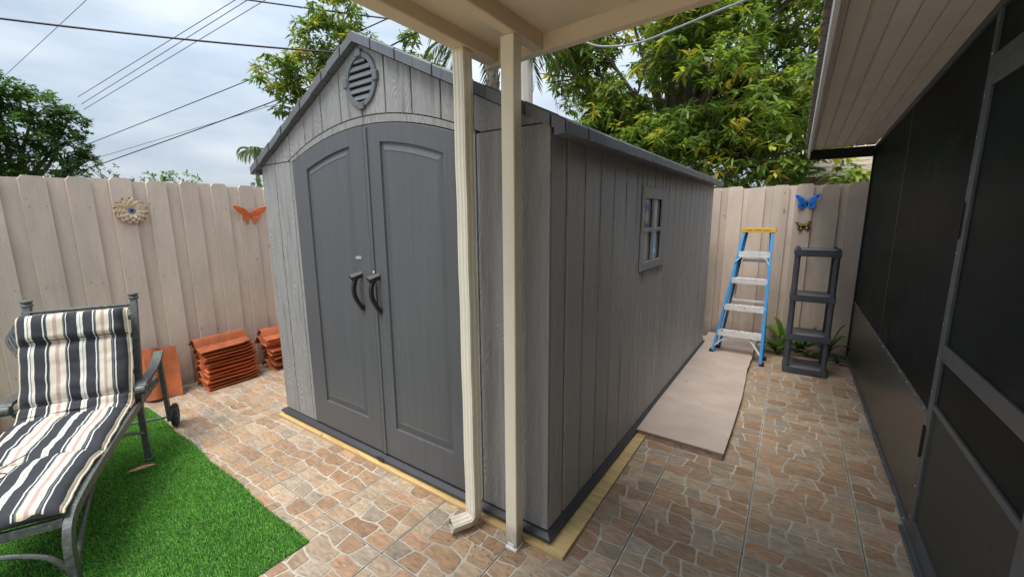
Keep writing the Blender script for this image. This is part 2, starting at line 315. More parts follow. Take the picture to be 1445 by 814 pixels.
def link(name, me, parent=None, loc=None, rot=None):
    o = bpy.data.objects.new(name, me); COL.objects.link(o)
    if parent is not None: o.parent = parent
    if loc is not None: o.location = loc
    if rot is not None: o.rotation_euler = rot
    return o
def tag(o, label, cat, group=None):
    o['label'] = label; o['category'] = cat
    if group: o['group'] = group
    return o
def thing(name, label, cat, loc=(0, 0, 0), rz=0, group=None):
    o = link(name, None, None, loc, (0, 0, rz)); return tag(o, label, cat, group)
def struct(o): o['kind'] = 'structure'; return o
def stuff(o): o['kind'] = 'stuff'; return o
def np_mesh(name, V, F, m, col=None, smooth=False):
    V = np.asarray(V, np.float32); F = np.asarray(F, np.int32); k = F.shape[1]
    me = bpy.data.meshes.new(name); me.vertices.add(len(V)); me.vertices.foreach_set('co', V.ravel())
    me.loops.add(F.size); me.loops.foreach_set('vertex_index', F.ravel())
    me.polygons.add(len(F)); me.polygons.foreach_set('loop_start', np.arange(0, F.size, k, dtype=np.int32))
    me.polygons.foreach_set('loop_total', np.full(len(F), k, np.int32))
    if smooth: me.polygons.foreach_set('use_smooth', np.ones(len(F), bool))
    if col is not None:
        a = me.color_attributes.new('col', 'FLOAT_COLOR', 'POINT')
        a.data.foreach_set('color', np.concatenate([np.asarray(col, np.float32), np.ones((len(V), 1), np.float32)], 1).ravel())
    me.materials.append(MS[m] if isinstance(m, str) else m); me.update(); me.validate(); return me
def setcol(me, col):
    a = me.color_attributes.new('col', 'FLOAT_COLOR', 'POINT')
    a.data.foreach_set('color', [x for _ in me.vertices for x in (*col, 1)])

# ================================================================== GROUND
struct(MB().add([(-400, -400, -.03), (400, -400, -.03), (400, 400, -.03), (-400, 400, -.03)], [(0, 1, 2, 3)]).build('ground', 'ground'))
patio = struct(MB().box((-4.72, -1.2, -.028), (.62, 5.74, -.0145)).build('patio', 'joint'))

struct(MB().box((-4.60, -6, -.029), (3, -1.2, -.016)).build('yard', 'bouncec'))  # unseen pale ground behind the camera, added to bounce light forward
T = .468; GX0 = -.533; GY0 = 1.515          # tile pitch and one joint crossing
PAL = [(a_*.80, b_*.745, c_*.665) for a_, b_, c_ in [(.47, .335, .235), (.42, .29, .20), (.49, .385, .29), (.43, .37, .31), (.46, .37, .29), (.40, .27, .185), (.51, .41, .31), (.38, .325, .275), (.46, .325, .22), (.44, .30, .21), (.45, .345, .255)]]
def tile_pattern(seed):
    """irregular flagstones inside a unit tile: wavy courses cut by slanted joints"""
    r = random.Random(seed); rows = 5; ns = 13; g = .0080/T
    bnd = []
    for i in range(rows+1):
        if i in (0, rows): bnd.append([i/rows]*ns); continue
        a, b, p, q = r.uniform(.010, .026), r.uniform(.008, .020), r.uniform(0, 6.3), r.uniform(0, 6.3)
        bnd.append([i/rows+a*math.sin(2*math.pi*j/(ns-1)*1.0+p)+b*math.sin(2*math.pi*j/(ns-1)*2.3+q)+r.uniform(-.006, .006) for j in range(ns)])
    def B(i, x):
        f = min(max(x, 0), 1)*(ns-1); j = min(int(f), ns-2); return bnd[i][j]*(1-(f-j))+bnd[i][j+1]*(f-j)
    out = []
    for i in range(rows):
        n = r.choice([4, 4, 5, 4, 3]) ; cuts = [(0., 0.)]
        ws = [r.uniform(.7, 1.4) for _ in range(n)]; sm = sum(ws); x = 0
        for w in ws[:-1]:
            x += w/sm; sl = r.uniform(-.035, .035); cuts.append((x-sl, x+sl))
        cuts.append((1., 1.))
        for k in range(n):
            (l0, l1), (r0, r1) = cuts[k], cuts[k+1]
            m = 4
            bot = [(l0+(r0-l0)*q/m) for q in range(m+1)]; top = [(r1+(l1-r1)*q/m) for q in range(m+1)]
            poly = [(x, B(i, x)) for x in bot]+[(x, B(i+1, x)) for x in top]
            # inset towards the inside
            P = [Vector(p) for p in poly]; nn = len(P); Q = []
            for j in range(nn):
                a = P[j-1]; b = P[j]; c = P[(j+1) % nn]
                n1 = Vector((-(b-a).y, (b-a).x)).normalized(); n2 = Vector((-(c-b).y, (c-b).x)).normalized()
                d = (n1+n2); dd = max(.35, d.length_squared/2); Q.append(b+d/dd/1.0*.5*g*1.0/1.0*(1.0))
            # round the four corners
            R = []
            cor = {0, m, m+1, 2*m+1}
            for j in range(nn):
                if j in cor:
                    R.append(Q[j].lerp(Q[j-1], .2)); R.append(Q[j].lerp(Q[(j+1) % nn], .2))
                else: R.append(Q[j])
            out.append([(p.x, p.y) for p in R])
    return out
PATS = [tile_pattern(s) for s in (3, 11, 19, 27, 31)]
def stone_geo(poly, ox, oy, flip, col, rr):
    pts = []
    for u, v in poly:
        if flip & 1: u, v = 1-u, 1-v
        pts.append((ox+u*(T-.004)+.002, oy+v*(T-.004)+.002))
    if flip & 1: pass
    cx = sum(p[0] for p in pts)/len(pts); cy = sum(p[1] for p in pts)/len(pts); n = len(pts)
    z0, z1 = -.004, .0
    v = [(x, y, z0) for x, y in pts]+[(cx+(x-cx)*.972, cy+(y-cy)*.972, z1) for x, y in pts]
    f = [tuple(range(n, 2*n))]+[(i, (i+1) % n, n+(i+1) % n, n+i) for i in range(n)]
    return v, f
# covers: where slab, shed and house hide the floor, stones are not needed
tiles = []
for i in range(-9, 3):
    for j in range(-6, 9):
        x0 = GX0+i*T; y0 = GY0+j*T
        if x0 > .60 or y0 > 5.72 or x0+T < -4.70 or y0+T < -1.0: continue
        if x0 > -3.1 and x0+T < -.85 and y0 > 1.6: continue
        tiles.append((x0, y0))
camxy = Vector((0, 0))
stone_list = []
tile_objs = {}
for (x0, y0) in tiles:
    xa, xb, ya, yb = max(x0, -4.70)+.0025, min(x0+T, .592)-.0025, max(y0, -1.0)+.0025, min(y0+T, 5.72)-.0025
    if xb-xa < .02 or yb-ya < .02: continue
    to = MB().box((xa, ya, -.0145), (xb, yb, -.0022), .001).build('floor_tile', 'grout', patio, norm=False)
    tile_objs[x0, y0] = to
    rr = random.Random(hash((round(x0*100), round(y0*100))) & 0xffff)
    pat = rr.choice(PATS); fl = rr.choice([0, 1])
    for poly in pat:
        col = list(rr.choice(PAL)); k = rr.uniform(.86, 1.14); col = [c*k for c in col]
        v, f = stone_geo(poly, x0, y0, fl, col, rr)
        cx = sum(p[0] for p in v)/len(v); cy = sum(p[1] for p in v)/len(v)
        if any(p[0] > .592 for p in v):
            if min(p[0] for p in v) > .57: continue
            v = [(min(p[0], .590), p[1], p[2]) for p in v]
        if min(p[0] for p in v) < -4.70 or max(p[1] for p in v) > 5.72: continue
        # apparent size: in front of the lens and not covered
        d = Vector((cx, cy, -1.55)); dep = d.dot(_F)
        if dep < .3: vis = 0
        else:
            sx = d.dot(_R2)/dep*579.8; sy = d.dot(_U2)/dep*579.8
            vis = 0 if abs(sx) > 740 or sy < -425 else 1/dep**2*1.55/d.length
            if -3.3 < cx < -.74 and cy > 1.47: vis = 0
            if -.82 < cx < -.24 and cy > 2.7: vis = 0
            if cx < -1.81 and cy < .88: vis = 0
        stone_list.append((vis, v, f, col, (x0, y0)))
stone_list.sort(key=lambda q: -q[0])
for vis, v, f, col, key in stone_list[:300]:
    me = MB().add(v, f).mesh('stone', MS['stone'], norm=False); setcol(me, col); link('stone', me, tile_objs[key])
mb = MB(); cols = []
for vis, v, f, col, key in stone_list[300:]:
    mb.add(v, f); cols += [col]*len(v)
me = mb.mesh('distant_stone', MS['stone'], norm=False)
a = me.color_attributes.new('col', 'FLOAT_COLOR', 'POINT'); a.data.foreach_set('color', [x for c in cols for x in (*c, 1)])
stuff(link('stone', me, patio))

# ------------------------------------------------------------------ slab (mat of old concrete)
top = [(-.80, 2.74), (-.243, 2.731), (-.236, 3.17), (-.234, 3.74), (-.242, 4.0), (-.248, 4.2), (-.256, 4.40), (-.259, 4.52), (-.252, 4.62), (-.255, 4.72), (-.248, 4.86), (-.252, 5.17), (-.252, 5.43), (-.25, 5.72), (-.80, 5.72)]
slab = link('concrete_slab', None, None, (-.5, 4.2, 0)); tag(slab, 'long pinkish painted concrete slab lying between the shed and the tiled alley', 'slab')
MB().prism([(x+.5, y-4.2) for x, y in top], lambda u, v, w: (u, v, w), .049, .056).build('top_surface', 'slab', slab)
n = len(top); mb = MB()
for i in range(n-1):
    x0, y0 = top[i]; x1, y1 = top[i+1]; seg = max(1, int(math.hypot(x1-x0, y1-y0)/.04))
    for k in range(seg):
        pass
edge = []
for i in range(n):
    x0, y0 = top[i]; x1, y1 = top[(i+1) % n]; seg = max(1, int(math.hypot(x1-x0, y1-y0)/.035))
    for k in range(seg): edge.append((x0+(x1-x0)*k/seg, y0+(y1-y0)*k/seg))
cx_, cy_ = -.5, 4.2
ins = lambda x, y, d: (x+.5-d*(1 if x > cx_ else -1), y-4.2+d*(1 if y < cy_ else -1))
v = [(*ins(x, y, .002), .0489) for x, y in edge]+[(*ins(x, y, random.uniform(.004, .012)), .025) for x, y in edge]+[(*ins(x, y, random.uniform(.0, .008)), -.003) for x, y in edge]
m_ = len(edge)
mb.add(v, [(i, (i+1) % m_, m_+(i+1) % m_, m_+i) for i in range(m_)]+[(m_+i, m_+(i+1) % m_, 2*m_+(i+1) % m_, 2*m_+i) for i in range(m_)])
mb.build('broken_edge', 'slabedge', slab)

# ------------------------------------------------------------------ artificial turf
TX0, TX1, TY0, TY1 = -4.35, -1.812, -1.1, .925
turf = stuff(link('artificial_turf', None, None, (0, 0, 0)))
def turf_edge(x): return .888+(x+1.81)*(-.022)+.006*math.sin(x*9)
nb = 230000
bx = RNG.uniform(TX0, TX1, nb); by = RNG.uniform(-1.1, 1, nb)
ok = by < np.array([turf_edge(x) for x in bx])+RNG.normal(0, .004, nb); ok &= bx < TX1+.01*np.sin(by*11)
bx = bx[ok]; by = by[ok]; nb = len(bx)
hgt = RNG.uniform(.008, .018, nb); th = RNG.uniform(0, 6.283, nb); lean = RNG.uniform(.2, 1.1, nb)*hgt
wd = RNG.uniform(.0011, .0021, nb)
dx, dy = np.cos(th), np.sin(th)
base_z = -.0
V = np.empty((nb, 4, 3), np.float32)
V[:, 0] = np.stack([bx-dy*wd, by+dx*wd, np.full(nb, .001)], 1); V[:, 1] = np.stack([bx+dy*wd, by-dx*wd, np.full(nb, .001)], 1)
V[:, 2] = np.stack([bx+dx*lean*.35+dy*wd*.8, by+dy*lean*.35-dx*wd*.8, hgt*.6], 1); V[:, 3] = np.stack([bx+dx*lean, by+dy*lean, hgt], 1)
Fc = np.concatenate([np.arange(nb)[:, None]*4+np.array([[0, 1, 2]]), np.arange(nb)[:, None]*4+np.array([[0, 2, 3]])])
g0 = np.array([.055, .23, .025]); g1 = np.array([.22, .50, .085]); k = RNG.random((nb, 1)); cg = g0*(1-k)+g1*k
st = RNG.random(nb) < .06; cg[st] = np.array([.26, .33, .12])
turf.data = None
bpy.data.objects.remove(turf)
turf = stuff(link('artificial_turf', np_mesh('turf', V.reshape(-1, 3), Fc, 'turf', np.repeat(cg, 4, 0))))
tb = MB(); ex = [TX0+(TX1-TX0)*i/40 for i in range(41)]
tb.add([(x, turf_edge(x), .0015) for x in ex]+[(x, -1.1, .0015) for x in ex], [(i, i+1, 42+i, 41+i) for i in range(40)])
stuff(tb.build('turf_backing', 'turfbase', None)); 
bpy.data.objects['turf_backing'].parent = turf

# ================================================================== FENCES
fenceL = thing('board_fence', 'tall tan painted board fence along the left side behind the striped lounger', 'fence', (-4.665, 0, 0))
fenceB = thing('board_fence', 'tan painted board fence at the end of the alley behind the ladder', 'fence', (0, 5.77, 0))
def picket_mesh(w, h, t, seed):
    """dog-eared board standing on local x, facing -y; slightly bowed, tapered edges"""
    r = random.Random(seed); c = .022
    out = [(0, -.02), (w, -.02), (w, h-c*1.3), (w-c, h-r.uniform(0, .004)), (c, h-r.uniform(0, .004)), (0, h-c*1.3)]
    v = [(x, 0, z) for x, z in out]+[(x+(.003 if x < w/2 else -.003), -t, z-.0) for x, z in out]
    f = [(0, 5, 4, 3, 2, 1), (6, 7, 8, 9, 10, 11)]+[(i, (i+1) % 6, 6+(i+1) % 6, 6+i) for i in range(6)]
    return MB().add(v, f).mesh('board', MS['fence'])
pk_wide = [picket_mesh(.143, 1.885+d, .019, 50+i) for i, d in enumerate((0, .006, -.006))]
pk_back = [picket_mesh(.165, 1.875+d, .016, 70+i) for i, d in enumerate((0, .008, -.01))]
pk_far = [picket_mesh(.166, 1.885+d, .019, 90+i) for i, d in enumerate((0, .006, -.006))]
# left fence faces +X: boards' local x runs along world +Y
y = .521-.2385*8; i = 0
while y < 5.6:
    o = link('board', pk_wide[i % 3], fenceL, (.0, y+random.uniform(-.004, .004), random.uniform(-.006, .006)), (random.uniform(-.002, .002), 0, math.pi/2))
    o = link('board', pk_back[(i+1) % 3], fenceL, (-.019, y+.1085, random.uniform(-.008, .004)), (random.uniform(-.002, .002), 0, math.pi/2))
    y += .2385; i += 1
for z in (.35, 1.0, 1.6): MB().box((-.085, -1.3, z), (-.0205, 5.65, z+.09), .004).build('rail', 'fence', fenceL)
x = -4.55; i = 0
for x in [-.712+.232*k for k in range(-16, 7)]:
    if x > .56: continue
    link('board', pk_far[i % 3], fenceB, (x+random.uniform(-.003, .003), 0, random.uniform(-.008, .006)), (0, random.uniform(-.003, .003), 0))
    link('board', pk_back[(i+1) % 3], fenceB, (x+.115, .019, random.uniform(-.01, .006)), (0, random.uniform(-.003, .003), 0))
    i += 1
for z in (.35, 1.0, 1.6): MB().box((-4.65, .0205, z), (.62, .085, z+.09), .004).build('rail', 'fence', fenceB)
# nail heads
mb = MB()
for k in range(-2, 8):
    yy = .521+.2385*k
    for z in (.4, 1.05, 1.65):
        for d in (.03, .11): mb.lathe([(.0035, .0), (.0035, .0012)], (.0192, yy+d+random.uniform(-.006, .006), z+random.uniform(-.01, .01)), 'x', 6)
mb.build('nail_heads', 'blackwood', fenceL)['kind'] = 'stuff'
mb = MB()
for x in [-.712+.232*k for k in range(0, 6)]:
    for z in (.4, 1.05, 1.65):
        for d in (.03, .13): mb.lathe([(.0035, .0), (.0035, .0012)], (x+d+random.uniform(-.006, .006), -.0202, z+random.uniform(-.01, .01)), 'y', 6)
mb.build('nail_heads', 'blackwood', fenceB)['kind'] = 'stuff'

# ================================================================== SHED
shed = thing('storage_shed', 'large grey resin storage shed with dark double doors and a round gable vent', 'shed', (-.85, 1.53, 0))
SH = lambda p: Vector((p.x+.0150*p.y*1.0, p.y, p.z))
c = -1.185; WL, WR, D_ = -2.375, 0.0, 3.70
arch = lambda x, zc=2.055, zs=1.915, hw=.765: zc-(zc-zs)*(min(abs(x-c), hw)/hw)**2
arch2 = lambda x: 2.103-(2.103-1.935)*(min(abs(x-c), .80)/.80)**2
roofu = lambda x: 2.472-.478*abs(x-c)
# dark backing behind the joints: a closed box of walls
MB().prism([(WL+.012, .07), (WR-.012, .07), (WR-.012, 1.885), (c, 2.455), (WL+.012, 1.885)], lambda u, v, w: (u, w, v), .012, D_-.01).build('wall_core', 'groove', shed, SH)
def board(poly, mt, y0=-.004, y1=.0115, xf=SH, name='wall_board'):
    # poly in (x,z): front chamfered
    n = len(poly); cx = sum(p[0] for p in poly)/n; cz = sum(p[1] for p in poly)/n
    P = [Vector(p) for p in poly]
    # ccw area test
    ar = sum(P[i].x*P[(i+1) % n].y-P[(i+1) % n].x*P[i].y for i in range(n))
    if ar < 0: P = P[::-1]
    Q = []
    for j in range(n):
        a, b, c_ = P[j-1], P[j], P[(j+1) % n]
        n1 = Vector((-(b-a).y, (b-a).x)).normalized(); n2 = Vector((-(c_-b).y, (c_-b).x)).normalized(); d = n1+n2
        Q.append(b+d/max(.4, d.length_squared)*2*.5*.004*2/1.0*.5)
    v = [(p.x, y1, p.y) for p in P]+[(p.x, y0+.004, p.y) for p in P]+[(p.x, y0, p.y) for p in Q]
    f = [tuple(range(n))]+[tuple(2*n+i for i in range(n))]+[(i, (i+1) % n, n+(i+1) % n, n+i) for i in range(n)]+[(n+i, n+(i+1) % n, 2*n+(i+1) % n, 2*n+i) for i in range(n)]
    return MB().add(v, f).build(name, mt, shed, xf)
G_ = .0038
zb = .072
SEAM = 1.925
# lower boards left and right of the doors
for a_, b_ in ((WL, WL+.185), (WL+.185, c-.80-.0), (c+.80, -.19), (-.19, -.0)):
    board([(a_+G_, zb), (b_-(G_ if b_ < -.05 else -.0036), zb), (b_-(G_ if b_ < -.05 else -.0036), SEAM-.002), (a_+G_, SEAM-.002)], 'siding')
# frame strip round the doors: two jambs and the arch in two halves
for s in (-1, 1):
    x0, x1 = sorted((c+s*.768, c+s*.7985)); board([(x0, zb), (x1, zb), (x1, arch(x1)+.012), (x0, arch(x0)+.004)], 'siding', name='door_frame')
    xs = [c+s*(.001+.7975*k/14) for k in range(15)]
    poly = [(x, arch(x)+.004) for x in xs]+[(x, arch2(x)-.002) for x in xs[::-1]]
    board(poly, 'siding', name='door_arch')
# gable boards
ed = [c+.197*k for k in range(-6, 7)]
for k in range(12):
    a_, b_ = ed[k], ed[k+1]
    a_ = max(a_, WL); b_ = min(b_, WR)
    if b_-a_ < .02: continue
    m = 5; xs = [a_+G_+(b_-a_-2*G_)*q/m for q in range(m+1)]
    low = [(x, (arch2(x)+.002 if abs(x-c) < .80 else SEAM+.002)) for x in xs]
    tp = [(xs[-1], roofu(xs[-1])), (xs[0], roofu(xs[0]))]
    if a_ < c < b_: tp = [tp[0], (c, roofu(c)), tp[1]]
    if max(roofu(xs[0]), roofu(xs[-1]))-SEAM < .012: continue
    if min(tp[0][1], tp[-1][1]) < SEAM+.003:
        if a_ < c: tp[1] = (xs[0], SEAM+.004)
        else: tp[0] = (xs[-1], SEAM+.004)
    board(low+tp, 'siding')
# side wall boards (right side faces +X)
def side_board(y0, y1, z0, z1, x=0, name='side_board'):
    bow = random.uniform(-.002, .002)
    xf = lambda p: SH(Vector((x-p.y+bow*math.sin(p.z*1.6), p.x, p.z)))
    n = 6
    g0 = .0082 if y0 > .01 else .0002; g1 = .0082
    P = [(y0+g0, z0)]+[(y1-g1, z0+(z1-z0)*i/n) for i in range(n+1)]+[(y0+g0, z1-(z1-z0)*i/n) for i in range(n)]
    return board(P, 'siding_lightened', y0=-.004, y1=.0115, xf=xf, name=name)
ys = [0.0, .145]+[.145+.187*k for k in range(1, 20)]
ys = [y for y in ys if y < D_-.05]+[D_]
WY0, WY1, WZ0, WZ1 = 1.175, 1.715, 1.183, 1.738
for a_, b_ in zip(ys[:-1], ys[1:]):
    if b_ <= WY0 or a_ >= WY1: side_board(a_, b_, zb, 1.882)
    else:
        if a_ < WY0: side_board(a_, WY0, zb, 1.882); a_ = WY0
        if b_ > WY1: side_board(WY1, b_, zb, 1.882); b_ = WY1
        if b_-a_ > .02: side_board(a_, b_, zb, WZ0-.002); side_board(a_, b_, WZ1+.002, 1.882)
# left and back walls, unseen, plain panels
MB().box((WL-.004, 0.004, zb), (WL+.011, D_, 1.882)).build('left_wall', 'siding_lightened', shed, SH)
MB().box((WL, D_-.008, zb), (WR, D_+.004, 1.882)).build('back_wall', 'siding_lightened', shed, SH)
# window
win = MB().box((.002, WY0+.002, WZ0), (.016, WY0+.035, WZ1), .003).box((.002, WY1-.095, WZ0), (.016, WY1-.002, WZ1), .003).box((.002, WY0+.036, WZ0), (.016, WY1-.096, WZ0+.06), .003).box((.002, WY0+.036, WZ1-.075), (.016, WY1-.096, WZ1), .003).build('window', 'sash', shed, SH)
gy0, gy1, gz0, gz1 = WY0+.036, WY1-.096, WZ0+.0605, WZ1-.0755
my, mz = (gy0+gy1)/2+.01, (gz0+gz1)/2-.0
MB().box((.0, my-.016, gz0), (.013, my+.016, gz1), .003).build('muntin', 'sash', win, SH)
MB().box((.0, gy0, mz-.014), (.0135, my-.0165, mz+.014), .003).box((.0, my+.0165, mz-.014), (.0135, gy1, mz+.014), .003).build('muntin', 'sash', win, SH)
for a_, b_ in ((gy0, my-.0165), (my+.0165, gy1)):
    for z0, z1 in ((gz0, mz-.0145), (mz+.0145, gz1)):
        MB().box((-.008, a_, z0), (-.004, b_, z1)).build('pane', 'glass', win, SH)
        
# doors
def leaf(s):
    """s=-1 left leaf, +1 right leaf, with one sunk, bevelled field that follows the arch"""
    xi, xo = c+s*.004, c+s*.763
    def loop(xa, xb, z0, zfn, n=14, y=0):
        # counter order: bottom xa->xb, up, arch back, down
        pts = [(xa+(xb-xa)*i/n, z0) for i in range(n)]+[(xb, z0+(zfn(xb)-z0)*i/n) for i in range(n)]
        pts += [(xb+(xa-xb)*i/n, zfn(xb+(xa-xb)*i/n)) for i in range(n)]+[(xa, zfn(xa)+(z0-zfn(xa))*i/n) for i in range(n)]
        return [(x, y, z) for x, z in pts]
    pa, pb = c+s*.135, c+s*.600; zt = 1.955
    pf = lambda d: (lambda x: 1.958-.10*((abs(x-c)-.10)/.5)**1.6-d)
    Y = -.008
    loops = [loop(xi, xo, .078, lambda x: arch(x)-.001, y=.010), loop(xi, xo, .078, lambda x: arch(x)-.001, y=Y+.003), loop(xi+s*.003, xo-s*.003, .081, lambda x: arch(x)-.004, y=Y),
             loop(pa, pb, .275, pf(0), y=Y), loop(pa+s*.003, pb-s*.003, .278, pf(.003), y=Y+.011), loop(pa+s*.012, pb-s*.012, .290, pf(.012), y=Y+.011),
             loop(pa+s*.040, pb-s*.040, .330, pf(.045), y=Y+.001), loop(pa+s*.043, pb-s*.043, .333, pf(.048), y=Y+.003)]
    v = [p for l_ in loops for p in l_]; n = len(loops[0]); f = []
    for k in range(len(loops)-1):
        f += [(k*n+i, k*n+(i+1) % n, (k+1)*n+(i+1) % n, (k+1)*n+i) for i in range(n)]
    f += [tuple((len(loops)-1)*n+i for i in range(n))]
    return MB().add(v, f).build('door', 'door', shed, SH)
dl, dr = leaf(-1), leaf(1)
MB().box((c+.006, -.0155, .08), (c+.034, -.0082, 2.045), .003).build('astragal', 'door', dr, SH)
def handle(x, door):
    pts = []; zt, zb_ = 1.205, 1.005
    for i in range(13):
        a_ = i/12; pts.append((x-.008*math.sin(a_*math.pi)-.0+.012*a_, -.018-.042*math.sin(math.pi*(a_*.86+.14)), zt-(zt-zb_)*a_))
    mb = MB().tube(pts, 0, sq=(.0125, .0095))
    mb.add([(x-.024, -.070, 1.200), (x+.012, -.012, 1.214), (x+.024, -.012, 1.196), (x-.006, -.064, 1.178), (x-.024, -.070, 1.216), (x+.012, -.012, 1.236), (x+.024, -.012, 1.222), (x-.004, -.066, 1.200)],
           [(0, 1, 2, 3), (4, 7, 6, 5), (0, 4, 5, 1), (1, 5, 6, 2), (2, 6, 7, 3), (3, 7, 4, 0)])
    mb.box((x-.012, -.022, .995), (x+.022, -.0085, 1.03), .003)
    return mb.build('handle', 'black', door, SH, smooth=True)
handle(c-.112, dl); handle(c+.052, dr)
MB().lathe([(.006, 0), (.006, -.006)], (c+.03, -.016, 1.238), 'y', 10).build('lock_stud', 'white', dr, SH)
bd = MB().prism([(c-.115+.031*max(-.92, min(.92, 1.15*math.cos(t))), 1.314+.0125*max(-.9, min(.9, 1.2*math.sin(t)))) for t in [2*math.pi*k/16 for k in range(16)]], lambda u, v, w: (u, w, v), -.0078, -.0115).build('badge', 'wiresilver', dl, SH)
def text(s, size, name, m, parent, loc, rot, ext=.0004, align='CENTER'):
    cu = bpy.data.curves.new(name, 'FONT'); cu.body = s; cu.size = size; cu.extrude = ext; cu.align_x = align; cu.align_y = 'CENTER'
    ob = bpy.data.objects.new(name, cu); COL.objects.link(ob)
    dg = bpy.context.evaluated_depsgraph_get(); me = bpy.data.meshes.new_from_object(ob.evaluated_get(dg)); bpy.data.objects.remove(ob)
    me.materials.clear(); me.materials.append(MS[m]); return link(name, me, parent, loc, rot)
text('LIFETIME', .0115, 'badge_lettering', 'white', dl, (c-.115, -.0120, 1.314), (math.pi/2, 0, 0))
# vent
vx, vz = c+.012, 2.288
ring = MB(); n = 36
prof = [(.102, .112, -.004), (.104, .114, -.016), (.132, .138, -.016), (.136, .142, -.004)]
v = [(vx+a_*math.cos(2*math.pi*j/n), y_, vz+b_*math.sin(2*math.pi*j/n)) for a_, b_, y_ in prof for j in range(n)]
ring.add(v, [(k*n+j, k*n+(j+1) % n, (k+1)*n+(j+1) % n, (k+1)*n+j) for k in range(3) for j in range(n)])
vent = ring.build('vent', 'trim', shed, SH, smooth=True)
MB().prism([(vx+.103*math.cos(2*math.pi*j/n), vz+.113*math.sin(2*math.pi*j/n)) for j in range(n)], lambda u, v, w: (u, w, v), -.0045, -.006).build('vent_back', 'groove', vent, SH)
for k in range(6):
    z = vz-.094+.0375*k; hw = .102*math.sqrt(max(.02, 1-((z-vz+.008)/.113)**2))
    MB().add([(vx-hw, -.0065, z+.019), (vx+hw, -.0065, z+.019), (vx+hw, -.015, z-.006), (vx-hw, -.015, z-.006), (vx-hw, -.0065, z-.0085), (vx+hw, -.0065, z-.0085)],
             [(0, 1, 2, 3), (3, 2, 5, 4), (0, 3, 4), (1, 5, 2)]).build('louvre', 'trim', vent, SH)
for (dx, dz, w, h) in ((0, .134, .024, .019), (0, -.134, .024, .019), (.128, 0, .018, .025), (-.128, 0, .018, .025)):
    MB().box((vx+dx-w, -.023, vz+dz-h), (vx+dx+w, -.003, vz+dz+h), .003).build('keystone', 'trim', vent, SH)
# roof: two slopes, rake and eave edging of moulded shingle pieces
rt = lambda x: 2.528-.478*abs(x-c)
for s in (-1, 1):
    xe = c+s*1.268
    MB().prism([(c, rt(c)-.012), (xe, rt(xe)-.012), (xe, rt(xe)-.04), (c, rt(c)-.045)], lambda u, v, w: (u, w, v), -.012, D_+.05).build('roof_panel', 'trim', shed, SH)
    # shingle courses on the slope
    k = 0; x = 0
    while x < 1.2:
        x2 = min(x+.14, 1.262)
        mbx = MB(); yy = .03; r = random.Random(k)
        while yy < D_:
            w = r.choice([.12, .18, .24]); y2 = min(yy+w, D_+.04)
            mbx.add([(c+s*x, yy+.002, rt(c+s*x)-.009), (c+s*x2, yy+.002, rt(c+s*x2)-.003), (c+s*x2, y2-.002, rt(c+s*x2)-.003), (c+s*x, y2-.002, rt(c+s*x)-.009),
                     (c+s*x2, yy+.002, rt(c+s*x2)-.013), (c+s*x2, y2-.002, rt(c+s*x2)-.013)], [(0, 1, 2, 3), (1, 4, 5, 2)]); yy = y2
        stuff(mbx.build('shingle_course', 'trim', shed, SH)); x = x2; k += 1
    # rake pieces on the front
    xs = [0, .09, .15, .21, .33, .455, .58, .64, .77, .89, 1.0, 1.09, 1.21, 1.275]
    if s < 0: xs = [0, .11, .24, .30, .42, .55, .67, .80, .86, .98, 1.10, 1.16, 1.275]
    for i in range(len(xs)-1):
        a_, b_ = c+s*(xs[i]+(.0032 if i else 0)), c+s*(xs[i+1]-.0032); lift = .004*(i % 2)
        th = .052
        MB().add([(a_, -.042-lift, rt(a_)-th), (b_, -.042-lift, rt(b_)-th), (b_, -.042-lift, rt(b_)-.006), (a_, -.042-lift, rt(a_)-.006), (b_, -.036-lift, rt(b_)+lift), (a_, -.036-lift, rt(a_)+lift),
                  (a_, .03, rt(a_)-th), (b_, .03, rt(b_)-th), (b_, .03, rt(b_)+lift), (a_, .03, rt(a_)+lift)],
                 [(0, 1, 2, 3), (3, 2, 4, 5), (5, 4, 8, 9), (0, 6, 7, 1), (0, 3, 5, 9, 6), (1, 7, 8, 4, 2), (6, 9, 8, 7)]).build('rake_shingle', 'trim', shed, SH)
    # eave pieces
    yy = -.040; i = 0; pat = [.20, .16, .19, .09, .15, .20, .12, .18, .09]
    xa, xb = c+s*1.22, c+s*1.278
    while yy < D_+.03:
        y2 = min(yy+pat[i % 9], D_+.05); lift = .003*(i % 2); xo = xb+s*lift
        ya, yb = yy+.003, y2-.003; zt = rt(xb)
        if i == 0: ya = -.0345
        MB().add([(xa, ya, rt(xa)-.001), (xo-s*.006, ya, zt+.001), (xo, ya, zt-.006), (xo, ya, zt-.050), (xa, ya, zt-.050),
                  (xa, yb, rt(xa)-.001), (xo-s*.006, yb, zt+.001), (xo, yb, zt-.006), (xo, yb, zt-.050), (xa, yb, zt-.050)],
                 [(0, 1, 6, 5), (1, 2, 7, 6), (2, 3, 8, 7), (3, 4, 9, 8), (4, 0, 5, 9), (0, 4, 3, 2, 1), (5, 6, 7, 8, 9)]).build('eave_shingle', 'trim', shed, SH)
        yy = y2; i += 1
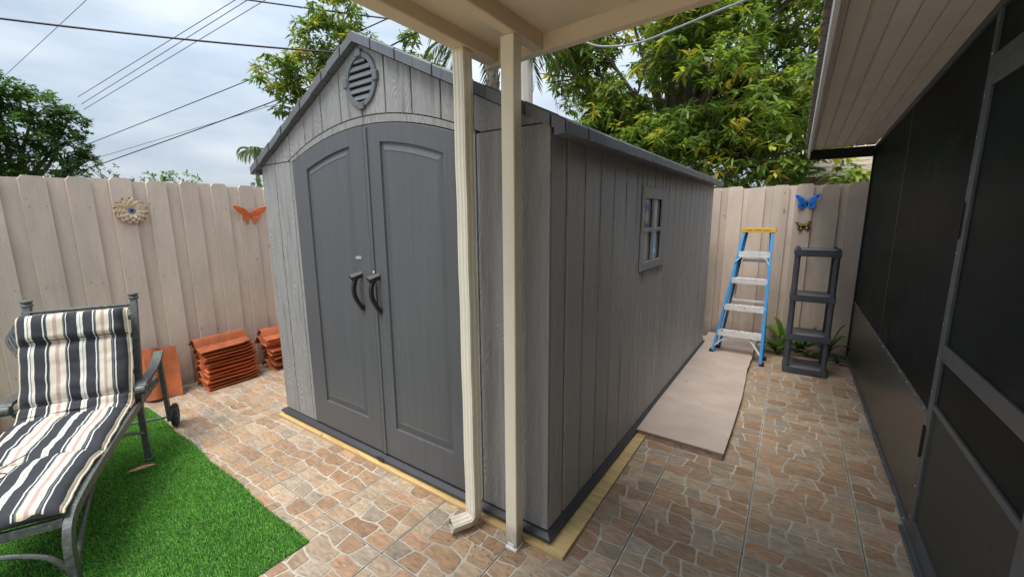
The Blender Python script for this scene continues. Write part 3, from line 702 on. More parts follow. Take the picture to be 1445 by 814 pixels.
# floor edge: black skirt with a sloped lip
sk = [(.034, .036), (.034, .050), (.010, .066), (-.012, .0695), (-.012, .036)]   # outward distance, height
def lip(p0, p1):
    n = len(sk); v = [p0(d, z) for d, z in sk]+[p1(d, z) for d, z in sk]
    return MB().add(v, [tuple(range(n))[::-1], tuple(range(n, 2*n))]+[(i, (i+1) % n, n+(i+1) % n, n+i) for i in range(n)]).build('floor_lip', 'base', shed, SH)
lip(lambda d, z: (WL-d, -d, z), lambda d, z: (c-.02, -d, z)); lip(lambda d, z: (c-.018, -d, z), lambda d, z: (WR+d, -d, z))
for a_, b_ in ((None, .93), (.933, 2.2), (2.203, D_+.03)):
    lip(lambda d, z: (WR+d, -d+.0005 if a_ is None else a_, z), lambda d, z: (WR+d, b_, z))
MB().box((c-.035, -.040, .034), (c+.03, -.0345, .060), .002).build('latch_plate', 'black', shed, SH)
MB().box((WL+.01, .02, .03), (WR-.015, D_-.02, .06)).build('floor_slab', 'base', shed, SH)

# plywood and lumber the shed stands on
deck = thing('plywood_base', 'raw yellow plywood base sticking out under the grey shed', 'base', (-.85, 1.53, 0))
MB().box((-2.415, -.056, .001), (.0, .30, .020), .0015).build('plywood_sheet', 'plyx', deck)
for a_, b_ in ((-.0, .0),): pass
MB().box((.0005, -.056, .001), (.112, .548, .0205), .0015).build('plywood_sheet', 'ply', deck)
MB().box((.0005, .5495, .001), (.112, .93, .020), .0015).build('plywood_sheet', 'ply', deck)
MB().box((-.2, .9305, .001), (.112, 1.225, .0208), .0015).build('plywood_sheet', 'ply', deck)
MB().box((-2.38, -.022, .0212), (-.012, .08, .0355), .001).build('lumber_strip', 'redwood', deck)
MB().box((-.08, -.010, .0212), (.012, 3.6, .0355), .001).build('lumber_strip', 'redwood', deck)

# ================================================================== PATIO COVER
cover = thing('patio_cover', 'cream painted patio cover overhead, held by a square post beside the downspout', 'patio cover', (-1.0, 1.4, 0))
cw = lambda p: Vector((p.x+1.0, p.y-1.4, p.z))
MB().box((-1.245, -.35, 2.235), (-1.168, 1.612, 2.34), .004).build('beam', 'tan', cover, cw)  # cover ends just behind the camera, cut short to let more light in
MB().box((-.988, -.35, 2.2355), (-.936, 1.6145, 2.34), .004).build('beam', 'tan', cover, cw)
cz = lambda x: 2.297+.043*(x+.936)
MB().add([(x, y, cz(x)+d) for d in (0, .012) for y in (-.35, 1.6135) for x in (-1.2435, .04)], [(0, 1, 3, 2), (4, 6, 7, 5), (0, 4, 5, 1), (2, 3, 7, 6), (0, 2, 6, 4), (1, 5, 7, 3)]).build('ceiling_panel', 'ceil', cover, cw)
eb = lambda x: 2.222+.043*(x+1.073)
MB().add([(x, y, z) for y in (1.616, 1.655) for x, z in ((-1.245, eb(-1.245)+.004), (.04, eb(.04)), (.04, 2.46), (-1.245, 2.40))], [(0, 1, 2, 3), (7, 6, 5, 4), (0, 4, 5, 1), (1, 5, 6, 2), (2, 6, 7, 3), (3, 7, 4, 0)]).build('end_board', 'tan', cover, cw)
MB().add([(x, y, cz(x)+.07+d) for d in (0, .03) for y in (-.40, 1.68) for x in (-1.30, .04)], [(0, 1, 3, 2), (4, 6, 7, 5), (0, 4, 5, 1), (2, 3, 7, 6), (0, 2, 6, 4), (1, 5, 7, 3)]).build('roof_sheet', 'white', cover, cw)
# post and its iron foot
MB().box((-1.005, 1.405, .012), (-.944, 1.462, 2.2345), .003).build('post', 'cream', cover, cw)
MB().box((-1.0052, 1.4048, 2.135), (-.9438, 1.4622, 2.2343), .002).build('post_block', 'cream', cover, cw)
MB().box((-.992, 1.4005, .0), (-.957, 1.4045, .032), .001).box((-1.0, 1.396, .0), (-.94, 1.462, .0115), .001).build('post_foot', 'steel', cover, cw)
# downspout with ribbed face and elbow
ds = thing('downspout', 'cream corrugated downspout running down the left of the post, with a curved outlet', 'downspout', (-1.215, 1.42, 0))
dw = lambda p: Vector((p.x+1.215, p.y-1.42, p.z))
def spout_prof(ox, oy, w, d):
    pts = []
    for k in range(13):                       # front with three ribs
        f_ = k/12; pts.append((ox-w/2+w*f_, oy-d/2-.0022*(1 if (k % 4) in (1, 2) else 0)))
    for k in range(1, 9): f_ = k/8; pts.append((ox+w/2+.002*(1 if k % 4 in (1, 2) else 0), oy-d/2+d*f_))
    pts += [(ox-w/2, oy+d/2)]
    return pts
pts = spout_prof(-1.215, 1.424, .058, .058); n = len(pts)
zs = [.085]+[.085+(2.226-.085)*k/14 for k in range(1, 15)]
v = []
for k, z in enumerate(zs):
    dx = .0012*math.sin(k*2.1)
    v += [(x+dx, y+dx*.5, z) for x, y in pts]
MB().add(v, [(k*n+i, k*n+(i+1) % n, (k+1)*n+(i+1) % n, (k+1)*n+i) for k in range(len(zs)-1) for i in range(n)]).build('pipe', 'spout', ds, dw)
v = []; m = 11; dirx, diry = -.45, -.89
for k in range(m):
    a_ = (math.pi/2*1.02)*k/(m-1); R_ = .052+(.004 if k % 2 else 0)
    for x, y in pts:
        lx, ly = x+1.215, y-1.424; dist = lx*dirx+ly*diry; side = lx*(-diry)+ly*dirx
        rr = R_-dist if True else 0
        # bend about an axis in front of the pipe, at height .088
        q = .040-dist; X = .040-q*math.cos(a_)*(1.0+(.05 if k % 2 else 0)); Z = .088-q*math.sin(a_)*(1.0+(.05 if k % 2 else 0))
        v.append((-1.215+dirx*X-diry*side, 1.424+diry*X+dirx*side, Z))
for x, y in pts:
    lx, ly = x+1.215, y-1.424; dist = lx*dirx+ly*diry; side = lx*(-diry)+ly*dirx; q = .040-dist
    v.append((-1.215+dirx*.125-diry*side, 1.424+diry*.125+dirx*side, .088-q))
mn = min(p[2] for p in v); v = [(p[0], p[1], max(p[2], .002)) for p in v]
MB().add(v, [(k*n+i, k*n+(i+1) % n, (k+1)*n+(i+1) % n, (k+1)*n+i) for k in range(m) for i in range(n)]).build('elbow', 'spout', ds, dw)
MB().box((-1.248, 1.39, 2.222), (-1.182, 1.458, 2.2345), .002).build('collar', 'tan', ds, dw)

# ================================================================== SCREENED PORCH (right)
porch = thing('screened_porch', 'dark bronze screened porch with kick panels, screen door and low vinyl eave', 'porch', (.6, 2.5, 0))
pw = lambda p: Vector((p.x-.6, p.y-2.5, p.z))
FX = .594
soz = lambda y: 2.229-.048*(y-5.56)
def yb(x0, x1, y0, y1, z0, z1, name, m, par=porch, ch=.002): return MB().box((x0, y0, z0), (x1, y1, z1), ch).build(name, m, par, pw)
yb(FX, FX+.05, 5.60, 5.66, 0.012, soz(5.6)-.03, 'frame_post', 'frame')
yb(FX-.004, FX+.046, 5.58, 5.598, 0.012, 2.19, 'frame_post', 'blackwood')
yb(FX, FX+.05, 2.545, 2.585, .012, 2.36, 'frame_post', 'frame')
yb(FX+.008, FX+.012, 2.5855, 5.5995, 0.035, .612, 'kick_panel', 'kick')
for a_, b_ in ((2.5855, 4.02), (4.0305, 5.5995)):
    MB().add([(x, y, z) for x in (FX+.010, FX+.013) for y, z in ((a_, .637), (b_, .637), (b_, soz(b_)-.035), (a_, soz(a_)-.035))], [(0, 1, 2, 3), (7, 6, 5, 4), (0, 4, 5, 1), (1, 5, 6, 2), (2, 6, 7, 3), (3, 7, 4, 0)]).build('screen_panel', 'screen', porch, pw)
yb(FX+.004, FX+.03, 2.5855, 5.5995, .6125, .6365, 'mid_rail', 'frame')
yb(FX-.001, FX+.03, 2.5855, 5.5995, .008, .0345, 'bottom_rail', 'frame')
yb(FX+.0085, FX+.03, 4.0205, 4.030, .637, soz(4)-.036, 'batten', 'frame')
# sloping top rail
MB().add([(x, y, soz(y)+d) for x in (FX-.002, FX+.04) for y, d in ((1.0, -.034), (5.6, -.034), (5.6, -.002), (1.0, -.002))], [(0, 1, 2, 3), (7, 6, 5, 4), (0, 4, 5, 1), (1, 5, 6, 2), (2, 6, 7, 3), (3, 7, 4, 0)]).build('top_rail', 'frame', porch, pw)
# rivets on the far panels
mb = MB()
for k in range(16):
    yk = 2.66+.19*k; mb.lathe([(.004, 0), (.003, -.002)], (FX+.0038, yk, .624), 'x', 6); mb.lathe([(.004, 0), (.003, -.002)], (FX-.0012, yk, .022), 'x', 6)
for k in range(14): mb.lathe([(.004, 0), (.003, -.002)], (FX-.0002, 2.565, .1+.16*k), 'x', 6)
stuff(mb.build('rivet_heads', 'steel', porch, pw))
# door opening: header, transom screen, door leaf
yb(FX, FX+.05, 1.0, 2.5445, 2.118, 2.17, 'door_header', 'frame')
MB().add([(x, y, z) for x in (FX+.010, FX+.013) for y, z in ((1.0, 2.1705), (2.5445, 2.1705), (2.5445, soz(2.54)-.035), (1.0, soz(1.0)-.035))], [(0, 1, 2, 3), (7, 6, 5, 4), (0, 4, 5, 1), (1, 5, 6, 2), (2, 6, 7, 3), (3, 7, 4, 0)]).build('transom_screen', 'screen', porch, pw)
dleaf = yb(FX-.006, FX+.022, 2.492, 2.5435, .04, 2.112, 'screen_door', 'frame')
yb(FX-.006, FX+.022, 1.555, 1.612, .04, 2.112, 'door_stile', 'frame', dleaf)
for z0, z1 in ((2.045, 2.112), (.912, .982), (.680, .706), (.04, .12)): yb(FX-.0055, FX+.020, 1.6125, 2.4915, z0, z1, 'door_rail', 'frame', dleaf)
for z0, z1, m_ in ((.983, 2.0445, 'screen'), (.7065, .9115, 'screen'), (.1205, .6795, 'kickd')):
    yb(FX+.004, FX+.008, 1.6125, 2.4915, z0, z1, 'door_screen' if m_ == 'screen' else 'door_panel', m_, dleaf, 0)
for z in (.42, 1.44): 
    MB().tube([(FX-.010, 2.549, z), (FX-.010, 2.549, z+.16)], .005, 8).box((FX-.008, 2.53, z+.01), (FX-.0065, 2.568, z+.15)).build('hinge', 'black', dleaf, pw)
MB().box((FX-.030, 2.0, .003), (FX+.03, 2.60, .022), .006).box((FX-.018, 1.0, .0225), (FX+.03, 2.58, .034), .004).build('door_sill', 'frame', porch, pw)
yb(FX, FX+.05, .8, 1.55, .01, 2.5, 'wall_panel', 'frame')
yb(FX, FX+.05, -2.6, .7995, .01, 2.6, 'wall_panel', 'frame')
yb(FX+1.8, FX+1.9, -2.6, 5.66, 0, 2.3, 'rear_wall', 'interior'); yb(FX+.0505, FX+1.8, 5.60, 5.66, 0, 2.2, 'end_wall', 'frame')
yb(FX+.05, FX+1.8, -2.5, 5.6, .0, .02, 'porch_floor', 'interior')
# eave: soffit boards, fascia, end beam, roof
def slope_box(x0, x1, zlo, zhi, name, m, y0=1.665, y1=5.558, par=porch):
    return MB().add([(x, y, soz(y)+z) for y in (y0, y1) for x, z in ((x0, zlo), (x1, zlo), (x1, zhi), (x0, zhi))], [(0, 1, 2, 3), (7, 6, 5, 4), (0, 4, 5, 1), (1, 5, 6, 2), (2, 6, 7, 3), (3, 7, 4, 0)]).build(name, m, par, pw)
nbd = 6; x = .098
for k in range(nbd):
    x2 = x+(FX+.004-.098)/nbd
    MB().add([(xx, y, soz(y)+z) for y in (.2, 5.558) for xx, z in ((x+.0015, .006), (x+.005, 0), (x2-.008, 0), (x2-.0045, .006), (x2-.0045, .012), (x+.0015, .012))],
             [(0, 1, 7, 6), (1, 2, 8, 7), (2, 3, 9, 8), (3, 4, 10, 9), (4, 5, 11, 10), (5, 0, 6, 11), (5, 4, 3, 2, 1, 0), (6, 7, 8, 9, 10, 11)]).build('soffit_board', 'soffit', porch, pw); x = x2
slope_box(.096, FX, .0125, .02, 'soffit_back', 'soffit', y0=.2)
slope_box(.048, .066, -.085, .06, 'fascia', 'white'); slope_box(.0665, .082, -.022, .012, 'fascia_trim', 'white'); slope_box(.0825, .0975, -.010, .012, 'fascia_trim', 'soffit')
yb(.0675, FX-.006, 5.5595, 5.578, 2.118, 2.222, 'end_beam', 'blackwood')
MB().add([(x, y, soz(y)+.062+(x-.03)*.01+d) for d in (0, .03) for y in (.2, 5.62) for x in (.032, 2.5)], [(0, 1, 3, 2), (4, 6, 7, 5), (0, 4, 5, 1), (2, 3, 7, 6), (0, 2, 6, 4), (1, 5, 7, 3)]).build('roof', 'shingle', porch, pw)
mb = MB()
y = 1.67
while y < 5.6:
    w = random.uniform(.03, .07); z_ = soz(y)+.062; mb.box((.022-random.uniform(0, .007), y, z_-.004), (.06, y+w, z_+.012+random.uniform(0, .006))); y += w+.002
stuff(mb.build('shingle_edge', 'palmbark', porch, pw))

# ================================================================== STEPLADDER
ld = thing('step_ladder', 'blue fibreglass stepladder with yellow top folded against the back fence', 'ladder', (-.36, 4.95, 0))
# rails: feet at front; the ladder stands slightly opened, leaning back to the fence
FL, FR = Vector((-.285, -.04, .058)), Vector((.205, -.105, .004))     # local feet (left foot is on the slab)
TL, TR = Vector((-.105, .33, 1.385)), Vector((.185, .33, 1.378))
def rail_pt(a, b, t): return a.lerp(b, t)
def channel(a, b, w, d, flip, name, m, par=ld):
    """C-shaped rail: flat outer face w deep, two lips"""
    ax = (b-a).normalized(); nx = Vector((1 if flip else -1, 0, 0)); ny = ax.cross(nx).normalized(); nx = ny.cross(ax).normalized()
    mb = MB()
    def slabb(o0, x0, x1, y0, y1):
        v = [p+nx*x+ny*y for p in (a, b) for x, y in ((x0, y0), (x1, y0), (x1, y1), (x0, y1))]
        mb.add(v, [(0, 1, 2, 3), (7, 6, 5, 4), (0, 4, 5, 1), (1, 5, 6, 2), (2, 6, 7, 3), (3, 7, 4, 0)])
    slabb(0, -.004, 0, -w/2, w/2); slabb(0, -d, -.0042, -w/2, -w/2+.004); slabb(0, -d, -.0042, w/2-.004, w/2)
    return mb.build(name, m, par)
channel(FL, TL, .075, .027, False, 'rail', 'blue'); channel(FR, TR, .075, .027, True, 'rail', 'blue')
# rear legs
RL0, RR0 = Vector((-.245, .14, .058)), Vector((.215, .12, .004)); RLt, RRt = Vector((-.085, .37, 1.36)), Vector((.165, .37, 1.36))
channel(RL0, RLt, .05, .022, False, 'rear_rail', 'bluedk'); channel(RR0, RRt, .05, .022, True, 'rear_rail', 'bluedk')
for k, z in enumerate((.30, .575, .865, 1.15)):
    ta = (z-FL.z)/(TL.z-FL.z); tb = (z-FR.z)/(TR.z-FR.z); a_ = FL.lerp(TL, ta); b_ = FR.lerp(TR, tb); wd = .10
    mb = MB(); ya = (a_.y+b_.y)/2
    x0, x1 = a_.x+.014, b_.x-.014; zz = z
    mb.box((x0, ya-.054, zz-.004), (x1, ya+.045, zz), .001).box((x0, ya-.058, zz-.052), (x1, ya-.0545, zz+.001), 0).box((x0, ya+.0455, zz-.030), (x1, ya+.047, zz), 0)
    for r in range(6): mb.box((x0, ya-.040+.015*r, zz+.0001), (x1, ya-.034+.015*r, zz+.0018))
    o = mb.build('step', 'steel', ld)
    MB().box((x0+.006, ya-.050, zz+.0019), (x1-.006, ya+.042, zz+.0026)).build('tread', 'tread', o)
# braces below the lowest step and above the top step
def bar(a, b, sq, name, m, par): return MB().tube([a, b], 0, sq=sq).build(name, m, par)
bar((-.262, -.055, .13), (-.13, -.02, .262), (.014, .003), 'brace', 'steel', ld)
bar((.190, -.085, .08), (.06, -.02, .262), (.014, .003), 'brace', 'steel', ld)
bar((-.148, .19, 1.04), (-.09, .20, 1.105), (.013, .003), 'brace', 'steel', ld)
bar((.180, .19, 1.02), (.125, .20, 1.10), (.013, .003), 'brace', 'steel', ld)
MB().box((-.09, .32, 1.035), (.15, .345, 1.07), .003).build('rear_bar', 'steel', ld)
MB().box((-.15, .20, .60), (.19, .215, .625), .003).build('rear_bar', 'steel', ld)
for xx in (-.135, .165): bar((xx, .21, .62), (xx+.02, .28, .83), (.008, .002), 'spreader', 'steel', ld)
bar((.215, .16, .78), (.245, .13, .93), (.007, .002), 'spreader', 'steel', ld)
cap = MB().box((-.128, .285, 1.385), (.205, .405, 1.4), .004).box((-.130, .280, 1.362), (.207, .2875, 1.408), .002).box((-.130, .402, 1.362), (.207, .408, 1.404), .002).box((-.13, .288, 1.362), (-.125, .4015, 1.404)).box((.202, .288, 1.362), (.207, .4015, 1.404)).build('top_cap', 'yellow', ld)
MB().box((-.075, .2785, 1.384), (-.02, .2798, 1.388)).box((.085, .2785, 1.384), (.15, .2798, 1.388)).build('cap_marking', 'black', cap)
text('WERNER', .018, 'cap_lettering', 'brownwall', cap, (.032, .2797, 1.386), (math.pi/2, 0, 0), ext=.0003)
for p in (FL, FR, RL0, RR0): MB().box((p.x-.022, p.y-.04, p.z-.002), (p.x+.022, p.y+.04, p.z+.02), .003).build('foot', 'rubber', ld)

# ================================================================== RESIN SHELVING
sh = thing('shelving_unit', 'narrow charcoal plastic four-tier shelf unit standing by the back fence', 'shelf', (.026, 4.762, 0), math.radians(1))
SW, SD = .355, .32
for k, z in enumerate((.0, .335, .725, 1.16)):
    h = .062
    mb = MB().box((0, 0, z), (SW, SD, z+h-.006), .006); mb.box((0, 0, z+h-.0055), (SW, .012, z+h), 0).box((0, SD-.012, z+h-.0055), (SW, SD, z+h)).box((0, .0125, z+h-.0055), (.012, SD-.0125, z+h)).box((SW-.012, .0125, z+h-.0055), (SW, SD-.0125, z+h))
    tier = mb.build('shelf_tray', 'shelf', sh)
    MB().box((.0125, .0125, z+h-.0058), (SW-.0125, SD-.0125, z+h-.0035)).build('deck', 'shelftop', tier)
    mr = MB()
    for q in range(13): mr.box((.045+q*.0205, -.008, z+.008), (.056+q*.0205, .0, z+h-.010))
    for q in range(11): mr.box((-.004, .045+q*.0215, z+.010), (0, .057+q*.0215, z+h-.012))
    stuff(mr.build('ribs', 'shelf', tier))
for (x, y) in ((.028, .028), (SW-.028, .028), (.028, SD-.028), (SW-.028, SD-.028)):
    for z0, z1 in ((.0625, .335), (.3975, .725), (.7875, 1.16)):
        MB().lathe([(.024, z0), (.0225, z0+.02), (.0225, z1-.02), (.024, z1)], (x, y, 0), 'z', 10).build('leg', 'shelf', sh, smooth=True)
    MB().lathe([(.018, 1.222), (.016, 1.24)], (x, y, 0), 'z', 10).build('socket', 'shelf', sh, smooth=True)

# ================================================================== CHAISE LONGUE
ch = thing('chaise_longue', 'wrought metal lounger with black and cream striped cushion and rear wheels', 'lounger', (-2.38, .215, 0), math.radians(153.85))
W_ = .475
def cr_path(pts, n=6):
    """Catmull-Rom through points"""
    P = [Vector(p) for p in pts]; P = [P[0]*2-P[1]]+P+[P[-1]*2-P[-2]]; out = []
    for i in range(1, len(P)-2):
        for k in range(n):
            t = k/n; out.append(.5*((2*P[i])+(-P[i-1]+P[i+1])*t+(2*P[i-1]-5*P[i]+4*P[i+1]-P[i+2])*t*t+(-P[i-1]+3*P[i]-3*P[i+1]+P[i+2])*t**3))
    out.append(P[-2]); return out
for y in (0, W_+.01):
    MB().tube(cr_path([(-.035, y, .002), (-.045, y, .14), (-.035, y, .25), (.0, y, .315), (.08, y, .345), (.3, y, .372), (.7, y, .392), (1.1, y, .405), (1.5, y, .41)]), 0, sq=(.014, .021)).build('side_rail', 'iron', ch)
    yo = -.03 if y == 0 else W_+.075
    MB().tube([(1.07, y, .03), (1.072, y, .25), (1.07, y, .40), (1.035, (y+yo)/2, .49)], 0, sq=(.016, .016)).lathe([(.012, 0), (.026, .006), (.026, .022), (.018, .03), (.02, .05)], (1.07, y, .0), 'z', 10).build('leg', 'iron', ch)
    MB().tube(cr_path([(1.025, yo, .505), (1.05, yo, .53), (1.12, yo, .533), (1.28, yo, .535), (1.42, yo, .555), (1.55, yo, .60)]), 0, sq=(.026, .009)).lathe([(.026, -.024), (.028, -.018), (.028, .018), (.026, .024)], (1.025, yo, .505), 'y', 14).build('arm', 'iron', ch)
    MB().tube([(1.515, yo, .585), (1.53, yo, .35), (1.555, yo, .06)], 0, sq=(.013, .02)).build('leg', 'iron', ch)
    MB().tube([(1.50, y, .50), (1.3, y, .45), (1.09, y, .39)], 0, sq=(.009, .016)).build('brace', 'iron', ch)
    MB().tube(cr_path([(.62, y, .372), (.78, y, .33), (.95, y, .255), (1.06, y, .20)]), .009, 8).build('arch_rod', 'iron', ch)
    MB().tube(cr_path([(-.03, y, .10), (.06, y, .20), (.2, y, .30), (.34, y, .365)]), .009, 8).build('arch_rod', 'iron', ch)
    wy = yo-.03 if y == 0 else yo+.03
    wh = MB().lathe([(.055, -.012), (.082, -.014), (.088, -.006), (.088, .006), (.082, .014), (.055, .012)], (1.575, wy, .089), 'y', 22).build('wheel', 'rubber', ch, smooth=True)
    mbh = MB().lathe([(.018, -.018), (.020, .018)], (1.575, wy, .089), 'y', 12)
    for q in range(6):
        a_ = q*math.pi/3; mbh.tube([(1.575, wy-.0145, .089), (1.575+.055*math.cos(a_), wy-.0145, .089+.055*math.sin(a_))], .006, 6)
    mbh.build('hub', 'iron', wh)
    # back posts with caps
    MB().tube([(1.09, y, .40), (1.20, y, .72), (1.305, y, 1.045)], 0, sq=(.0165, .0165)).build('back_post', 'iron', ch)
    MB().lathe([(.020, 1.035), (.027, 1.042), (.027, 1.05), (.021, 1.055), (.027, 1.066), (.027, 1.074), (.012, 1.08)], (1.306, y, 0), 'z', 12).build('finial', 'iron', ch)
MB().tube([(1.555, -.06, .089), (1.555, W_+.10, .089)], .009, 8).build('axle', 'iron', ch)
MB().tube([(.0, .015, .325), (.0, W_+.015, .325)], 0, sq=(.012, .018)).build('foot_bar', 'iron', ch)
MB().tube(cr_path([(-.04, .015, .13), (-.04, .07, .21), (-.04, .18, .262), (-.04, .265, .27), (-.04, .35, .262), (-.04, .46, .21), (-.04, W_+.015, .13)]), .010, 8).build('arch_rod', 'iron', ch)
MB().tube([(1.285, .0, 1.005), (1.285, W_+.03, 1.005)], .011, 8).build('top_bar', 'iron', ch)
MB().tube(cr_path([(1.28, .02, .985), (1.272, .10, .965), (1.262, .18, .935)]), .006, 6).tube(cr_path([(1.28, W_+.01, .985), (1.272, W_-.08, .972), (1.262, W_-.18, .935)]), .006, 6).tube([(1.283, W_-.10, .99), (1.27, W_-.10, .95)], .005, 6).build('scroll', 'iron', ch)
# leafy scrollwork round the left finial
mb = MB()
for q in range(5):
    a_ = q*1.2; mb.tube(cr_path([(1.27+.01*q, W_+.03, .99-.01*q), (1.25, W_+.05+.012*q, .95-.02*q), (1.235-.01*q, W_+.045, .88-.03*q), (1.22-.008*q, W_+.035, .80)]), .007, 6)
mb.build('scroll', 'iron', ch)
for k in range(9): MB().box((.08+.11*k, .016, .372+.004*k), (.11+.11*k, W_+.014, .380+.004*k)).build('slat', 'iron', ch)
for k in range(5):
    f_ = (k+.5)/5; xk, zk = 1.09+f_*.19, .43+f_*.55
    MB().box((xk-.004, .018, zk-.015), (xk+.004, W_+.012, zk+.015)).build('slat', 'iron', ch)
# cushion: four pads; (s,z) spine under the pads, thickness bulging between seams
spine = [(-.01, .352), (.22, .374), (.45, .388), (.70, .402), (.92, .415), (.985, .43), (1.03, .50), (1.075, .60), (1.13, .74), (1.172, .84), (1.205, .925), (1.232, .985)]
segs = [(0, .27), (.27, .545), (.545, .64), (.64, .875), (.875, 1.0)]
SP = cr_path([(a_, 0, b_) for a_, b_ in spine], 12)
cum = [0]
for i in range(1, len(SP)): cum.append(cum[-1]+(SP[i]-SP[i-1]).length)
tot = cum[-1]
def spt(f_):
    d = f_*tot; i = 0
    while i < len(cum)-2 and cum[i+1] < d: i += 1
    t = (d-cum[i])/max(1e-6, cum[i+1]-cum[i]); p = SP[i].lerp(SP[i+1], t)
    a_ = SP[max(0, i-2)]; b_ = SP[min(len(SP)-1, i+3)]; tg = (b_-a_).normalized(); nn = Vector((-tg.z, 0, tg.x))
    return p, nn
# seam positions as fractions of the length
def fr_of(s_):
    best = min(range(len(SP)), key=lambda i: (SP[i]-Vector((s_[0], 0, s_[1]))).length); return cum[best]/tot
seams = [0, fr_of((.45, .388)), fr_of((.93, .416)), fr_of((1.03, .50)), fr_of((1.165, .83)), 1.0]
thick = [.050, .050, .044, .052, .085]
NU, NV = 28, 110
verts = []; uvs = []
for j in range(NV+1):
    f_ = j/NV; k = max(i for i in range(5) if f_ >= seams[i]-1e-9); g = (f_-seams[k])/(seams[k+1]-seams[k])
    bul = (1-abs(2*g-1)**6)**.5 if 0 < g < 1 else 0
    p, nn = spt(f_)
    for i in range(NU+1):
        u = i/NU; ed_ = (1-abs(2*u-1)**9)**.5 if 0 < u < 1 else 0
        wr = .012*mnoise.noise(Vector((u*4, f_*18, 1.3)))+.004*mnoise.noise(Vector((u*13, f_*30, 7)))+.018*mnoise.noise(Vector((u*10, f_*50, 4)))*max(0, 1-bul*1.02+.25)
        h = .014+thick[k]*(.30+.70*bul)*(.35+.65*ed_)+wr
        y = .010+(W_-.0)*u+.006*math.sin(f_*14)*(1 if u > .9 or u < .1 else 0)
        verts.append(p+nn*h+Vector((0, y, 0))); uvs.append((u, f_))
top_n = len(verts)
for j in range(NV+1):
    p, nn = spt(j/NV)
    for i in (0, NU): verts.append(p+nn*.008+Vector((0, .016+(W_-.012)*(i/NU), 0))); uvs.append((.02 if i == 0 else .95, 0))
F_ = [(j*(NU+1)+i, j*(NU+1)+i+1, (j+1)*(NU+1)+i+1, (j+1)*(NU+1)+i) for j in range(NV) for i in range(NU)]
B_ = lambda j, s: top_n+j*2+s
F_ += [(B_(j, 0), B_(j+1, 0), B_(j+1, 1), B_(j, 1)) for j in range(NV)]
F_ += [(j*(NU+1), (j+1)*(NU+1), B_(j+1, 0), B_(j, 0)) for j in range(NV)]+[((j+1)*(NU+1)+NU, j*(NU+1)+NU, B_(j, 1), B_(j+1, 1)) for j in range(NV)]
F_ += [tuple(range(NU, -1, -1))+(B_(0, 0), B_(0, 1)), tuple(NV*(NU+1)+i for i in range(NU+1))+(B_(NV, 1), B_(NV, 0))]
me = bpy.data.meshes.new('cushion'); me.from_pydata(verts, [], F_); me.materials.append(MS['stripe']); me.materials.append(MS['pad'])
uvl = me.uv_layers.new(name='UVMap')
for lp in me.loops: uvl.data[lp.index].uv = uvs[lp.vertex_index]
nt_ = NV*NU
for q, pl in enumerate(me.polygons):
    pl.use_smooth = True
    if q >= nt_: pl.material_index = 1
me.update()
cush = link('striped_cushion', me, None, ch.location, ch.rotation_euler)
tag(cush, 'black, cream and pink striped lounger cushion with head roll, on the metal lounger', 'cushion')
for i in (0, NU):
    pts = [verts[j*(NU+1)+i]+Vector((0, -.003 if i == 0 else .003, -.003)) for j in range(0, NV+1)]
    MB().tube(pts, .005, 6).build('piping', 'canvas', cush, smooth=True)
for k in (1, 2, 3, 4):
    j = round(seams[k]*NV); pts = [verts[j*(NU+1)+i]+Vector((0, 0, -.001)) for i in range(NU+1)]
    MB().tube(pts, .0028, 5).build('seam', 'pad', cush)
# cord left lying on the cushion
loop = [(.30+.040*math.cos(t), .33+.055*math.sin(t), .446) for t in [2*math.pi*k/20 for k in range(21)]]
cl = MB().tube([(a_[0]-.0, a_[1], a_[2]) for a_ in loop]+[(.36, .335, .448), (.42, .30, .452), (.49, .27, .455)], .0022, 6).build('looped_cord', 'black', None)
cl.location = ch.location; cl.rotation_euler = ch.rotation_euler; tag(cl, 'thin black looped cord lying on the foot of the striped cushion', 'cord')

# fallen leaf on the turf
lf = MB(); P = []
for k in range(9):
    t = k/8; w = .021*math.sin(math.pi*t)**.8; P.append((t, w))
v = []
for t, w in P: v += [((t-.5)*.14, -w, .006+.004*math.sin(t*3)+w*.1), ((t-.5)*.14, 0, .005+.004*math.sin(t*3)), ((t-.5)*.14, w, .006+.004*math.sin(t*3)+w*.1)]
lf.add(v, [(3*k, 3*k+1, 3*k+4, 3*k+3) for k in range(8)]+[(3*k+1, 3*k+2, 3*k+5, 3*k+4) for k in range(8)])
o = lf.build('fallen_leaf', 'pinkleaf', None, loc=(-3.208, .622, .030)); o.rotation_euler = (0, 0, math.radians(73)); tag(o, 'dry pinkish leaf lying on the green artificial turf', 'leaf')

